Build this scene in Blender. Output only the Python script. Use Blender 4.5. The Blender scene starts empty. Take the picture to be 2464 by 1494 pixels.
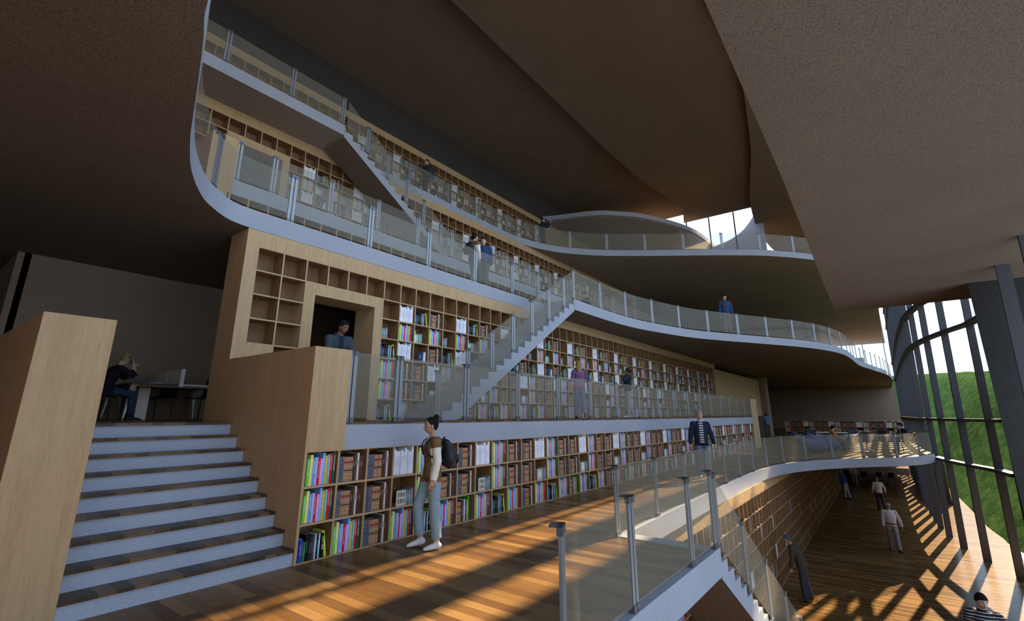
import bpy, bmesh, math, random
from mathutils import Vector, Matrix, kdtree
from mathutils.geometry import tessellate_polygon
random.seed(7)
SC = bpy.context.scene
COL = SC.collection
PI = math.pi
R = math.radians
# ------------------------------------------------------------------ helpers
class MB:
    """collects verts / faces / per face material index and colour"""
    def __init__(s): s.v=[]; s.f=[]; s.m=[]; s.c=[]; s.sm=[]
    def add(s, vs, fs, m=0, c=None, smooth=False):
        o=len(s.v); s.v.extend(vs)
        for f in fs:
            s.f.append(tuple(i+o for i in f)); s.m.append(m); s.c.append(c); s.sm.append(smooth)
    def box(s, x0,y0,z0,x1,y1,z1, m=0, c=None):
        s.add([(x0,y0,z0),(x1,y0,z0),(x1,y1,z0),(x0,y1,z0),(x0,y0,z1),(x1,y0,z1),(x1,y1,z1),(x0,y1,z1)],
              [(0,3,2,1),(4,5,6,7),(0,1,5,4),(1,2,6,5),(2,3,7,6),(3,0,4,7)], m, c)
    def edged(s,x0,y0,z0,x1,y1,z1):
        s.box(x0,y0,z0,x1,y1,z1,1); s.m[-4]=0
    def obox(s, M, sx,sy,sz, m=0, c=None):
        """box centred in x,y and standing on z=0 of matrix M"""
        vs=[M@Vector(p) for p in [(-sx/2,-sy/2,0),(sx/2,-sy/2,0),(sx/2,sy/2,0),(-sx/2,sy/2,0),(-sx/2,-sy/2,sz),(sx/2,-sy/2,sz),(sx/2,sy/2,sz),(-sx/2,sy/2,sz)]]
        s.add([tuple(v) for v in vs],[(0,3,2,1),(4,5,6,7),(0,1,5,4),(1,2,6,5),(2,3,7,6),(3,0,4,7)], m, c)
    def tube(s, pts, rad, seg=8, m=0, smooth=True, flat=1.0, ref=None, caps=True):
        pts=[Vector(p) for p in pts]; n=len(pts)
        if not isinstance(rad,(list,tuple)): rad=[rad]*n
        vs=[]; up=Vector(ref) if ref else None
        for i in range(n):
            d=(pts[min(i+1,n-1)]-pts[max(i-1,0)]).normalized()
            if up is None: up=Vector((0,0,1)) if abs(d.z)<.9 else Vector((1,0,0))
            a=(up-d*up.dot(d))
            if a.length<1e-5: a=d.orthogonal()
            a.normalize(); up=a; b=d.cross(a)
            r=rad[i]; ra,rb=(r if isinstance(r,(list,tuple)) else (r,r*flat))
            for k in range(seg):
                t=2*PI*k/seg
                vs.append(tuple(pts[i]+a*(ra*math.cos(t))+b*(rb*math.sin(t))))
        fs=[]
        for i in range(n-1):
            for k in range(seg):
                k2=(k+1)%seg
                fs.append((i*seg+k,i*seg+k2,(i+1)*seg+k2,(i+1)*seg+k))
        s.add(vs,fs,m,None,smooth)
        if caps:
            o=len(s.v)-len(vs)
            s.f.append(tuple(o+k for k in reversed(range(seg)))); s.m.append(m); s.c.append(None); s.sm.append(False)
            s.f.append(tuple(o+(n-1)*seg+k for k in range(seg))); s.m.append(m); s.c.append(None); s.sm.append(False)
    def ball(s, c, r, m=0, seg=12, ring=8):
        rx,ry,rz = r if isinstance(r,(list,tuple)) else (r,r,r)
        vs=[]
        for i in range(ring+1):
            p=-PI/2+PI*i/ring
            for k in range(seg):
                t=2*PI*k/seg
                vs.append((c[0]+rx*math.cos(p)*math.cos(t),c[1]+ry*math.cos(p)*math.sin(t),c[2]+rz*math.sin(p)))
        fs=[(i*seg+k,i*seg+(k+1)%seg,(i+1)*seg+(k+1)%seg,(i+1)*seg+k) for i in range(ring) for k in range(seg)]
        s.add(vs,fs,m,None,True)
    def mesh(s, name, mats, T=None):
        me=bpy.data.meshes.new(name)
        vs=s.v if T is None else [tuple(T@Vector(v)) for v in s.v]
        me.from_pydata(vs,[],s.f)
        for m in (mats if isinstance(mats,(list,tuple)) else [mats]): me.materials.append(m)
        me.polygons.foreach_set('material_index', s.m)
        me.polygons.foreach_set('use_smooth', s.sm)
        if any(c is not None for c in s.c):
            at=me.color_attributes.new('tint','FLOAT_COLOR','CORNER')
            buf=[]
            for f,c in zip(s.f,s.c):
                cc=list(c or (1,1,1))+[1.0]
                buf.extend(cc*len(f))
            at.data.foreach_set('color',buf)
        me.update(); return me
    def build(s, name, mats, parent=None, loc=None, rz=0, bevel=0):
        return link(name, s.mesh(name,mats), parent, loc, rz, bevel)

def link(name, me, parent=None, loc=None, rz=0, bevel=0):
    o=bpy.data.objects.new(name, me); COL.objects.link(o)
    if parent is not None: o.parent=parent
    if loc is not None: o.location=loc
    o.rotation_euler.z=rz
    if bevel:
        b=o.modifiers.new('b','BEVEL'); b.width=bevel; b.segments=2; b.limit_method='ANGLE'
    return o
def empty(name, loc=(0,0,0), rz=0):
    o=bpy.data.objects.new(name,None); COL.objects.link(o); o.location=loc; o.rotation_euler.z=rz
    o.empty_display_size=.1
    return o
def tag(o, label, cat, group=None):
    o['label']=label; o['category']=cat
    if group: o['group']=group
    return o
def struct(o): o['kind']='structure'; return o
def dup(root, loc, rz, label, group=None):
    r=root.copy(); COL.objects.link(r); r.location=loc; r.rotation_euler.z=rz; r['label']=label
    if group: r['group']=group
    for ch in list(root.children):
        c=ch.copy(); COL.objects.link(c); c.parent=r
        for g in ch.children:
            d=g.copy(); COL.objects.link(d); d.parent=c
    return r
# ------------------------------------------------------------------ materials
def mat(name):
    m=bpy.data.materials.new(name); m.use_nodes=True
    nt=m.node_tree; b=nt.nodes['Principled BSDF']
    return m,nt,b
def N(nt,t,**k):
    n=nt.nodes.new(t)
    for a,v in k.items(): setattr(n,a,v)
    return n
def plain(name,c,rough=.6,metal=0,spec=.3):
    m,nt,b=mat(name); b.inputs['Base Color'].default_value=(*c,1); b.inputs['Roughness'].default_value=rough
    b.inputs['Metallic'].default_value=metal; b.inputs['Specular IOR Level'].default_value=spec
    return m
def ramp(nt,fac,stops):
    r=N(nt,'ShaderNodeValToRGB'); e=r.color_ramp.elements
    while len(e)<len(stops): e.new(.5)
    for i,(p,c) in enumerate(stops): e[i].position=p; e[i].color=(*c,1)
    nt.links.new(fac,r.inputs[0]); return r.outputs[0]
def coords(nt,scale=(1,1,1),rot=(0,0,0)):
    tc=N(nt,'ShaderNodeTexCoord'); mp=N(nt,'ShaderNodeMapping')
    mp.inputs['Scale'].default_value=scale; mp.inputs['Rotation'].default_value=rot
    nt.links.new(tc.outputs['Object'],mp.inputs[0]); return mp.outputs[0]
def noise(nt,vec,scale,detail=4,rough=.6):
    n=N(nt,'ShaderNodeTexNoise'); n.inputs['Scale'].default_value=scale; n.inputs['Detail'].default_value=detail
    n.inputs['Roughness'].default_value=rough; nt.links.new(vec,n.inputs['Vector']); return n.outputs[0]
def bump(nt,b,h,strength=.3,dist=.01):
    n=N(nt,'ShaderNodeBump'); n.inputs['Strength'].default_value=strength; n.inputs['Distance'].default_value=dist
    nt.links.new(h,n.inputs['Height']); nt.links.new(n.outputs[0],b.inputs['Normal'])
def mixc(nt,fac,a,b,mode='MIX'):
    n=N(nt,'ShaderNodeMix',data_type='RGBA',blend_type=mode)
    if hasattr(fac,'node'): nt.links.new(fac,n.inputs[0])
    else: n.inputs[0].default_value=fac
    for s,v in ((6,a),(7,b)):
        if hasattr(v,'node'): nt.links.new(v,n.inputs[s])
        else: n.inputs[s].default_value=(*v,1)
    return n.outputs[2]
def speckle(name,c0,c1,c2,scale,rough=.85,bst=.25):
    m,nt,b=mat(name); v=coords(nt)
    n=noise(nt,v,scale,3,.7); c=ramp(nt,n,[(.36,c2),(.46,c0),(.62,c1)])
    n2=noise(nt,v,.6,3); c=mixc(nt,.12,c,ramp(nt,n2,[(.3,(.1,.1,.1)),(.7,(1,1,1))]),'MULTIPLY')
    nt.links.new(c,b.inputs['Base Color']); b.inputs['Roughness'].default_value=rough; b.inputs['Specular IOR Level'].default_value=.2
    bump(nt,b,n,bst,.004); return m
def wood(name,ca,cb,axis='Z',rough=.5):
    m,nt,b=mat(name)
    sc={'Z':(2.6,2.6,.12),'X':(.12,2.6,2.6),'Y':(2.6,.12,2.6)}[axis]
    v=coords(nt,sc); n=noise(nt,v,2.4,6,.62)
    w=N(nt,'ShaderNodeMath',operation='MULTIPLY'); w.inputs[1].default_value=5; nt.links.new(n,w.inputs[0])
    f=N(nt,'ShaderNodeMath',operation='FRACT'); nt.links.new(w.outputs[0],f.inputs[0])
    fine=noise(nt,coords(nt,tuple(x*9 for x in sc)),6,3,.6)
    c=ramp(nt,f.outputs[0],[(0,ca),(.5,cb),(1,ca)])
    c=mixc(nt,.28,c,ramp(nt,fine,[(.3,tuple(x*.55 for x in ca)),(.7,tuple(min(1,x*1.25) for x in cb))]))
    nt.links.new(c,b.inputs['Base Color']); b.inputs['Roughness'].default_value=rough; b.inputs['Specular IOR Level'].default_value=.25
    return m
def planks(name,cols,w=.14,l=1.5,rough=.33,dark=1.0):
    m,nt,b=mat(name); v=coords(nt,(1,1,1),(0,0,PI/2))
    br=N(nt,'ShaderNodeTexBrick'); br.offset=.37; br.offset_frequency=2; br.squash=1
    for k,x in (('Scale',1.0),('Mortar Size',.0016),('Mortar Smooth',.1),('Bias',0),('Brick Width',l),('Row Height',w)): br.inputs[k].default_value=x
    br.inputs['Color1'].default_value=(0,0,0,1); br.inputs['Color2'].default_value=(1,1,1,1); br.inputs['Mortar'].default_value=(0,0,0,1)
    nt.links.new(v,br.inputs['Vector'])
    g=noise(nt,coords(nt,(14,.9,1)),3.0,6,.65); big=noise(nt,coords(nt),.5,2)
    mx=N(nt,'ShaderNodeMath',operation='MULTIPLY_ADD'); mx.inputs[1].default_value=.62; nt.links.new(br.outputs['Color'],mx.inputs[0])
    g2=N(nt,'ShaderNodeMath',operation='MULTIPLY'); g2.inputs[1].default_value=.42; nt.links.new(g,g2.inputs[0]); nt.links.new(g2.outputs[0],mx.inputs[2])
    c=ramp(nt,mx.outputs[0],[(.12,tuple(x*dark for x in cols[0])),(.42,tuple(x*dark for x in cols[1])),(.62,tuple(x*dark for x in cols[2])),(.95,tuple(x*dark for x in cols[3]))])
    c=mixc(nt,br.outputs['Fac'],c,(.03,.02,.012))
    nt.links.new(c,b.inputs['Base Color']); b.inputs['Roughness'].default_value=rough; b.inputs['Specular IOR Level'].default_value=.32
    bump(nt,b,g,.06,.002); return m
def glass(name,alpha,tint,refl=.08,rough=.02):
    m=bpy.data.materials.new(name); m.use_nodes=True; nt=m.node_tree; nt.nodes.clear()
    out=N(nt,'ShaderNodeOutputMaterial'); tr=N(nt,'ShaderNodeBsdfTransparent'); df=N(nt,'ShaderNodeBsdfDiffuse'); tl=N(nt,'ShaderNodeBsdfTranslucent'); gl=N(nt,'ShaderNodeBsdfGlossy')
    tr.inputs[0].default_value=(.97,.985,.97,1); df.inputs[0].default_value=(*tint,1); tl.inputs[0].default_value=(*tint,1); gl.inputs['Roughness'].default_value=rough
    m1=N(nt,'ShaderNodeMixShader'); m1.inputs[0].default_value=.5; nt.links.new(df.outputs[0],m1.inputs[1]); nt.links.new(tl.outputs[0],m1.inputs[2])
    m2=N(nt,'ShaderNodeMixShader'); m2.inputs[0].default_value=alpha; nt.links.new(tr.outputs[0],m2.inputs[1]); nt.links.new(m1.outputs[0],m2.inputs[2])
    fr=N(nt,'ShaderNodeLayerWeight'); fr.inputs[0].default_value=.12
    mu=N(nt,'ShaderNodeMath',operation='MULTIPLY'); mu.inputs[1].default_value=refl*4; nt.links.new(fr.outputs['Facing'],mu.inputs[0])
    ad=N(nt,'ShaderNodeMath',operation='ADD',use_clamp=True); ad.inputs[1].default_value=refl*.3; nt.links.new(mu.outputs[0],ad.inputs[0])
    m3=N(nt,'ShaderNodeMixShader'); nt.links.new(ad.outputs[0],m3.inputs[0]); nt.links.new(m2.outputs[0],m3.inputs[1]); nt.links.new(gl.outputs[0],m3.inputs[2])
    nt.links.new(m3.outputs[0],out.inputs[0]); return m
def tinted(name,rough=.6):
    m,nt,b=mat(name); a=N(nt,'ShaderNodeAttribute',attribute_name='tint'); nt.links.new(a.outputs['Color'],b.inputs['Base Color'])
    b.inputs['Roughness'].default_value=rough; b.inputs['Specular IOR Level'].default_value=.25; return m
def striped(name,ca,cb,period,duty,axis=2,off=0):
    m,nt,b=mat(name); tc=N(nt,'ShaderNodeTexCoord'); sp=N(nt,'ShaderNodeSeparateXYZ'); nt.links.new(tc.outputs['Object'],sp.inputs[0])
    d=N(nt,'ShaderNodeMath',operation='MULTIPLY_ADD'); d.inputs[1].default_value=1/period; d.inputs[2].default_value=10+off; nt.links.new(sp.outputs[axis],d.inputs[0])
    f=N(nt,'ShaderNodeMath',operation='FRACT'); nt.links.new(d.outputs[0],f.inputs[0])
    g=N(nt,'ShaderNodeMath',operation='GREATER_THAN'); g.inputs[1].default_value=duty; nt.links.new(f.outputs[0],g.inputs[0])
    nt.links.new(mixc(nt,g.outputs[0],cb,ca),b.inputs['Base Color']); b.inputs['Roughness'].default_value=.85; b.inputs['Specular IOR Level'].default_value=.1
    return m
def plaid(name,base,line,period=.045):
    m,nt,b=mat(name); tc=N(nt,'ShaderNodeTexCoord'); sp=N(nt,'ShaderNodeSeparateXYZ'); nt.links.new(tc.outputs['Object'],sp.inputs[0])
    c=base
    for ax in (1,2):
        d=N(nt,'ShaderNodeMath',operation='MULTIPLY_ADD'); d.inputs[1].default_value=1/period; d.inputs[2].default_value=10; nt.links.new(sp.outputs[ax],d.inputs[0])
        f=N(nt,'ShaderNodeMath',operation='FRACT'); nt.links.new(d.outputs[0],f.inputs[0])
        g=N(nt,'ShaderNodeMath',operation='LESS_THAN'); g.inputs[1].default_value=.22; nt.links.new(f.outputs[0],g.inputs[0])
        h=N(nt,'ShaderNodeMath',operation='MULTIPLY'); h.inputs[1].default_value=.6; nt.links.new(g.outputs[0],h.inputs[0])
        c=mixc(nt,h.outputs[0],c,line)
    nt.links.new(c,b.inputs['Base Color']); b.inputs['Roughness'].default_value=.85; return m
def cloth(name,c,sc=60,var=.25):
    m,nt,b=mat(name); n=noise(nt,coords(nt),sc,3,.7)
    nt.links.new(ramp(nt,n,[(.3,tuple(x*(1-var) for x in c)),(.7,tuple(min(1,x*(1+var)) for x in c))]),b.inputs['Base Color'])
    b.inputs['Roughness'].default_value=.85; b.inputs['Specular IOR Level'].default_value=.10
    n2=noise(nt,coords(nt,(1,1,.45)),14,3,.5); bump(nt,b,n2,.5,.02); return m

M={}
M['fascia']=speckle('pale speckled concrete',(.36,.376,.42),(.40,.417,.465),(.285,.30,.345),110)
M['riser']=speckle('smooth pale concrete',(.42,.45,.52),(.45,.48,.55),(.39,.42,.49),70)
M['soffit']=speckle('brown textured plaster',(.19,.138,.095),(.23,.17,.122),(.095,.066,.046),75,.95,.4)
M['soffit_smooth']=speckle('smooth brown plaster',(.40,.315,.25),(.44,.35,.28),(.30,.23,.18),30,.95,.1)  # paler copy of the plaster, missing bounce light put into the colour
M['wallbrown']=speckle('dark brown plaster',(.30,.22,.165),(.34,.255,.19),(.20,.145,.11),80,.95,.3)
M['walldeep']=speckle('deep brown plaster',(.06,.05,.044),(.07,.06,.052),(.04,.033,.03),60,.95,.2)
M['apron']=plain('white terrace concrete',(.82,.81,.79),.8)
M['wood']=wood('maple veneer',(.45,.29,.14),(.53,.355,.185),'Z')
M['woodx']=wood('maple veneer shelf',(.45,.29,.14),(.53,.355,.185),'X')
M['woodback']=wood('maple back board',(.20,.108,.048),(.245,.135,.062),'Z')  # maple darkened, the shade inside the shelf cells put into its colour
M['woodbounce']=wood('maple veneer bounce tint',(.54,.30,.145),(.60,.35,.175),'Z')  # warm bounce off the sunlit floor painted into the left-facing maple sides
M['woodside']=wood('shaded maple veneer',(.235,.128,.056),(.29,.162,.075),'Z')  # darker copy of the maple, occlusion shade of the cell sides painted in
M['floor']=planks('walnut planks',[(.07,.034,.013),(.13,.067,.024),(.20,.11,.038),(.285,.168,.064)],.125,1.15,.36)
M['floor'].node_tree.nodes['Principled BSDF'].inputs['Specular IOR Level'].default_value=.10
M['floor2']=planks('narrow walnut planks',[(.062,.027,.010),(.12,.06,.019),(.18,.095,.030),(.25,.145,.05)],.075,1.73,.24)
M['floor2'].node_tree.nodes['Principled BSDF'].inputs['Specular IOR Level'].default_value=.05
M['tread']=planks('dark walnut tread',[(.03,.018,.010),(.075,.042,.02),(.13,.075,.035),(.21,.125,.06)],.13,.7,.4)
M['glass']=glass('smoky rail glass',.38,(.47,.44,.345),.022,.08)
M['pane']=glass('clear facade glass',.006,(.6,.66,.7),.014)
M['steel']=plain('brushed grey steel',(.30,.315,.33),.42,.55)
M['darksteel']=plain('dark steel clamp',(.16,.165,.18),.4,.6)
M['mullion']=plain('grey facade metal',(.085,.085,.092),.7,0,.15)
M['concdark']=speckle('dark grey concrete',(.036,.034,.032),(.048,.045,.042),(.018,.018,.018),60)
M['book']=tinted('printed book cover')
M['paper']=plain('book pages',(.62,.58,.50),.9)
M['white']=plain('white laminate',(.72,.71,.69),.45)
M['cream']=plain('cream screen fabric',(.78,.68,.58),.9)
M['darktop']=plain('dark grey laminate',(.055,.062,.07),.4)
M['chrome']=plain('polished chrome',(.75,.75,.76),.14,1)
M['alu']=plain('satin aluminium',(.72,.68,.62),.3,.5)
M['blackplastic']=plain('black plastic',(.018,.018,.02),.35)
M['greyseat']=plain('dark grey upholstery',(.05,.06,.07),.7)
M['olive']=plain('olive green metal',(.10,.095,.035),.45,.3)
M['beanbag']=cloth('navy bean bag fabric',(.035,.07,.14),20)
M['leather']=plain('black leather',(.016,.018,.02),.38)
M['txtw']=plain('white print',(.85,.85,.85),.6); M['txtk']=plain('black print',(.03,.03,.03),.6)
M['txty']=plain('yellow print',(.75,.68,.08),.6); M['txtr']=plain('red print',(.5,.09,.08),.6)
def grass():
    m,nt,b=mat('meadow grass'); v=coords(nt)
    n=noise(nt,coords(nt,(.7,1.6,1)),1.1,6,.7); n2=noise(nt,v,8,5,.75)
    c=ramp(nt,n,[(.40,(.014,.045,.011)),(.5,(.038,.095,.024)),(.62,(.10,.18,.055))])
    c=mixc(nt,.55,c,ramp(nt,n2,[(.36,(.012,.038,.009)),(.64,(.09,.165,.05))]))
    nt.links.new(c,b.inputs['Base Color']); b.inputs['Roughness'].default_value=.9; b.inputs['Specular IOR Level'].default_value=0
    bump(nt,b,n2,1.0,.25); return m
M['grass']=grass()

# ------------------------------------------------------------------ levels and key lines of the building
F1=0.0; F3=5.03; F5=10.06; LOW=-3.47
MZ1=1.56; MZ3=6.59
D1,D2=5.62,8.06; E=4.85                     # shelf planes of the main level and the set back per storey
XW=70; XL=-8; YB=22
def fac_pt(x):                              # plan curve of the glass front
    P=[(-8,-2.6),(8,-2.25),(11.7,-2.2),(13.85,-2.18),(15.5,-2.25),(17.5,-2.55),(19.7,-2.82),(21.5,-2.95),(23.75,-2.68),(25.66,-2.12),(27.61,-1.67),(29.58,-1.39),(31.58,-1.24),(33.6,-1.2),(35.6,-1.15),(37.7,-1.11),(70,-1.0)]
    for (a,b),(c,d) in zip(P,P[1:]):
        if a<=x<=c: return b+(d-b)*(x-a)/(c-a)
    return P[-1][1] if x>P[-1][0] else P[0][1]
facade_xs=[11.7-2*k for k in range(9,0,-1)]+[11.7,13.85,22.0,23.75,25.66,27.61,29.58,31.58,33.59,35.63]+[37.7+2.02*k for k in range(12)]
facL=[(x,fac_pt(x)) for x in (-8,8,11.7,13.85,15.5,17.5,19.7,21.5,23.75,25.66,27.61,29.58,31.58,37.7,70)]

def smooth_curve(P,n=5):
    """catmull-rom through the plan points"""
    out=[]
    for i in range(len(P)-1):
        p0=Vector(P[max(i-1,0)]); p1=Vector(P[i]); p2=Vector(P[i+1]); p3=Vector(P[min(i+2,len(P)-1)])
        for k in range(n):
            t=k/n
            out.append(tuple(.5*((2*p1)+(p2-p0)*t+(2*p0-5*p1+4*p2-p3)*t*t+(3*p1-p0-3*p2+p3)*t**3)))
    out.append(tuple(P[-1])); return out
def poly(pts,z,mb,m=0,flip=False):
    tri=tessellate_polygon([[Vector((x,y,0)) for x,y in pts]])
    fs=[]
    for t in tri:
        a,b,c=[Vector((*pts[i],0)) for i in t]
        n=(b-a).cross(c-a).z
        t=tuple(t) if (n>0)!=flip else tuple(reversed(t))
        fs.append(t)
    mb.add([(x,y,z) for x,y in pts],fs,m)
def strip(pts,z0,z1,mb,m=0,thick=.12,top=.012,closed=False):
    """upright fascia along the plan line, edge band on the inner (left) side"""
    n=len(pts); V=[Vector((x,y)) for x,y in pts]; inn=[]
    for i in range(n):
        d=(V[min(i+1,n-1)]-V[max(i-1,0)]).normalized(); inn.append(V[i]+Vector((-d.y,d.x))*thick)
    vs=[]; fs=[]
    for i in range(n):
        vs+= [(V[i].x,V[i].y,z0),(V[i].x,V[i].y,z1+top),(inn[i].x,inn[i].y,z1+top),(inn[i].x,inn[i].y,z0)]
    for i in range(n-1):
        a=i*4; b=a+4
        fs+=[(a,b,b+1,a+1),(a+1,b+1,b+2,a+2),(a+2,b+2,b+3,a+3),(a+3,b+3,b,a)]
    fs+=[(0,1,2,3),((n-1)*4+3,(n-1)*4+2,(n-1)*4+1,(n-1)*4)]
    mb.add(vs,fs,m)
trim_n=[0]
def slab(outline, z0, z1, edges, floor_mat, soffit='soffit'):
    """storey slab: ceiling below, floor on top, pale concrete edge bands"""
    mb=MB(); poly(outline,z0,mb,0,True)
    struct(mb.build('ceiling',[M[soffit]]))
    mb=MB(); poly(outline,z1,mb,0)
    struct(mb.build('floor',[floor_mat]))
    for e in edges:
        trim_n[0]+=1; mb=MB(); strip(e,z0+.003,z1,mb)
        struct(mb.build('trim_%d'%trim_n[0],[M['fascia']]))

# ---- level F1 (main floor, z=0)
E1r=smooth_curve([(28.6,-1.42),(26.96,-.97),(25.53,-.26),(24.5,.62),(23.38,1.47),(22.02,2.25),(20.47,2.87),(18.91,3.22),(17.12,3.36),(15.45,3.40),(13.74,3.38),(12.07,3.34),(8.66,3.28)],5)+[(7.02,3.22)]
E1f=[(7.02,3.22),(7.02,1.96),(4.4,1.96),(3.4,1.92),(2.95,1.84),(2.74,1.6),(2.7,1.2),(2.7,-2.30)]
far=[(x,fac_pt(x)) for x in (29.58,31.58,37.7,70)]
o1=[(2.7,-2.3),(2.7,1.2),(2.74,1.6),(2.95,1.84),(3.4,1.92),(4.4,1.96),(7.02,1.96)]+list(reversed(E1r))+far+[(70,YB),(-8,YB),(-8,-2.6)]
slab(o1,-.32,0,[list(reversed(E1r)),list(reversed(E1f))],M['floor'])
mb=MB(); mb.box(6.76,1.97,0,7.01,3.3,.0125); trim_n[0]+=1; struct(mb.build('trim_%d'%trim_n[0],[M['fascia']]))
# ---- mezzanine above the low shelves
o2=[(3.31,D1),(29.6,D1),(29.6,YB),(.77,YB),(.77,7.70),(3.31,7.70)]
slab(o2,1.30,MZ1,[],M['tread'])
mb=MB(); mb.box(3.84,D1-.004,1.228,28.3,D1+.12,MZ1-.02); mb.box(3.84,D1-.012,MZ1-.02,28.3,D1+.12,MZ1+.006,1)
trim_n[0]+=1; struct(mb.build('trim_%d'%trim_n[0],[M['fascia'],M['tread']]))
# ---- level F3
E3L=smooth_curve([(.78,1.6),(.80,2.6),(.96,3.63),(1.11,4.11),(1.3,4.73),(1.51,5.44),(1.64,5.86),(1.86,6.47),(2.09,6.96),(2.37,7.43),(2.58,7.67),(2.87,7.92),(3.12,8.03),(3.4,8.06)],4)+[(12.3,8.06)]
E3R=smooth_curve([(12.3,6.96),(14.61,6.93),(16.1,6.8),(17.38,6.56),(19.86,5.84),(21.97,4.78),(24.06,3.6),(26.68,2.27),(29.67,1.42),(32.7,1.1),(38.05,.85),(42.8,.2),(48.6,-.57),(56,-1.0)],5)
near3=[(17.53,-4.6),(17.53,.55),(17.45,.68),(17.3,.74),(13.7,.72),(6.66,.62),(2.2,.62),(1.3,.8),(.9,1.15)]
o3=[(-8,-2.4),(5,-2.4),(8,-4.6),(17.53,-4.6)]+near3+E3L+E3R+[(70,-1.0),(70,YB),(-8,YB)]
slab(o3,4.71,F3,[E3L,[(12.3,8.06)]+E3R,near3],M['floor'])
# ---- mezzanine of F3
mb=MB(); poly([(-8,D1+E),(70,D1+E),(70,YB),(-8,YB)],MZ3,mb); poly([(-8,D1+E),(70,D1+E),(70,YB),(-8,YB)],MZ3-.3,mb,1,True)
struct(mb.build('floor',[M['floor'],M['soffit']]))
mb=MB(); mb.box(3.84,D1+E-.004,F3+1.228,60,D1+E+.12,MZ3); trim_n[0]+=1; struct(mb.build('trim_%d'%trim_n[0],[M['fascia']]))
# ---- level F5
E5=smooth_curve([(12.2,12.95),(16.29,13.05),(17.6,12.98),(18.99,12.6),(20.35,11.91),(21.74,10.69),(22.87,9.3),(24.11,7.59),(25.68,5.4),(27.15,3.65),(29.2,1.95),(31.5,.7),(36,-.2),(44,-.8)],5)
E5a=[(-8,11.63),(7.03,11.63)]; E5b=[(7.03,12.95),(12.2,12.95)]
o5=E5a+[(7.03,12.95)]+E5+[(70,-1.0),(70,YB),(-8,YB)]
slab(o5,9.74,F5,[E5a+[(7.03,12.95)],E5b+E5[1:]],M['floor'],'soffit_smooth')
# dropped ceiling along the roof light
B5=smooth_curve([(6,2.6),(13.6,2.35),(16.5,2.3),(22.7,3.14),(25.75,3.76),(29,4.44),(31.8,4.82),(34.5,5.02),(39,5.0),(46,4.3),(58,3.0)],4)
mb=MB(); ob=[(6,.42),(58,.42)]+list(reversed(B5)); poly(ob,13.9,mb,0,True)
for a,b in zip(B5,B5[1:]): mb.add([(*a,13.9),(*b,13.9),(*b,14.3),(*a,14.3)],[(0,1,2,3)])
struct(mb.build('ceiling',[M['soffit']]))
# ---- roof: two ceilings at different heights with a dark wall over the top shelves
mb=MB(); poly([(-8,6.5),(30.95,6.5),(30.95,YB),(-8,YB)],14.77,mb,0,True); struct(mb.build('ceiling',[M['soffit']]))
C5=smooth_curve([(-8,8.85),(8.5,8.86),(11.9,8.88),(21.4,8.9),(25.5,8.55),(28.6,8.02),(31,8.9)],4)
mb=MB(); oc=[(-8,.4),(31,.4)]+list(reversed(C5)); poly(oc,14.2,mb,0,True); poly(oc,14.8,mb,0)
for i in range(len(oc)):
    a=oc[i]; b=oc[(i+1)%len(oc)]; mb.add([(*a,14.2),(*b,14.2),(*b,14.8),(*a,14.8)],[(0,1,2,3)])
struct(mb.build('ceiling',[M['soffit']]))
mb=MB(); mb.box(-8,15.02,13.21,70,15.4,14.8); struct(mb.build('wall_back',[M['walldeep']]))
# unseen beams added over the hall to cast shade bands on the floor
for k,(y0,y1) in enumerate([(-2.9,-1.98),(-1.42,-.92),(-.26,-.18),(.02,.10)]):
    mb=MB(); mb.box(12,y0,14.6,70,y1,14.9); trim_n[0]+=1; struct(mb.build('trim_%d'%trim_n[0],[M['mullion']]))
# ---- lower floor
mb=MB(); mb.add([(-8,-3.2,LOW),(70,-3.2,LOW),(70,YB,LOW),(-8,YB,LOW)],[(0,1,2,3)]); struct(mb.build('floor',[M['floor2']]))
# ---- walls that close the building
def wall(name,x0,y0,z0,x1,y1,z1,m='wallbrown'):
    mb=MB(); mb.box(x0,y0,z0,x1,y1,z1); struct(mb.build(name,[M[m]]))
wall('wall_far',70,-1.2,LOW,70.3,YB,F3); wall('wall_far_upper',70,9,F3,70.3,YB,15); wall('wall_far_top',70,-1.2,9.74,70.3,9,15)
w4=empty('window_4',(70,0,F3)); struct(w4)
for k in range(6):
    y=-1+k*2
    mb=MB(); mb.box(-.06,y-.04,0,.06,y+.04,4.7); struct(mb.build('mullion',[M['mullion']],w4))
    if k<5: mb=MB(); mb.add([(0,y+.05,0),(0,y+1.95,0),(0,y+1.95,4.7),(0,y+.05,4.7)],[(0,1,2,3)]); struct(mb.build('glass_pane',[M['pane']],w4))
wall('wall_left',-8.3,-2.6,LOW,-8,YB,15)
wall('wall_rear',-8,YB,LOW,70,YB+.3,15)
wall('wall_study',1.3,12.85,MZ1,29,13.1,4.71)
wall('wall_recess',-8,15.5,0,1.3,15.8,4.71)
wall('wall_recess_side',1.2,12.85,MZ1,1.4,15.5,4.71)
wall('wall_end',44.6,7.6,0,45.8,9.6,4.71)
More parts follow.
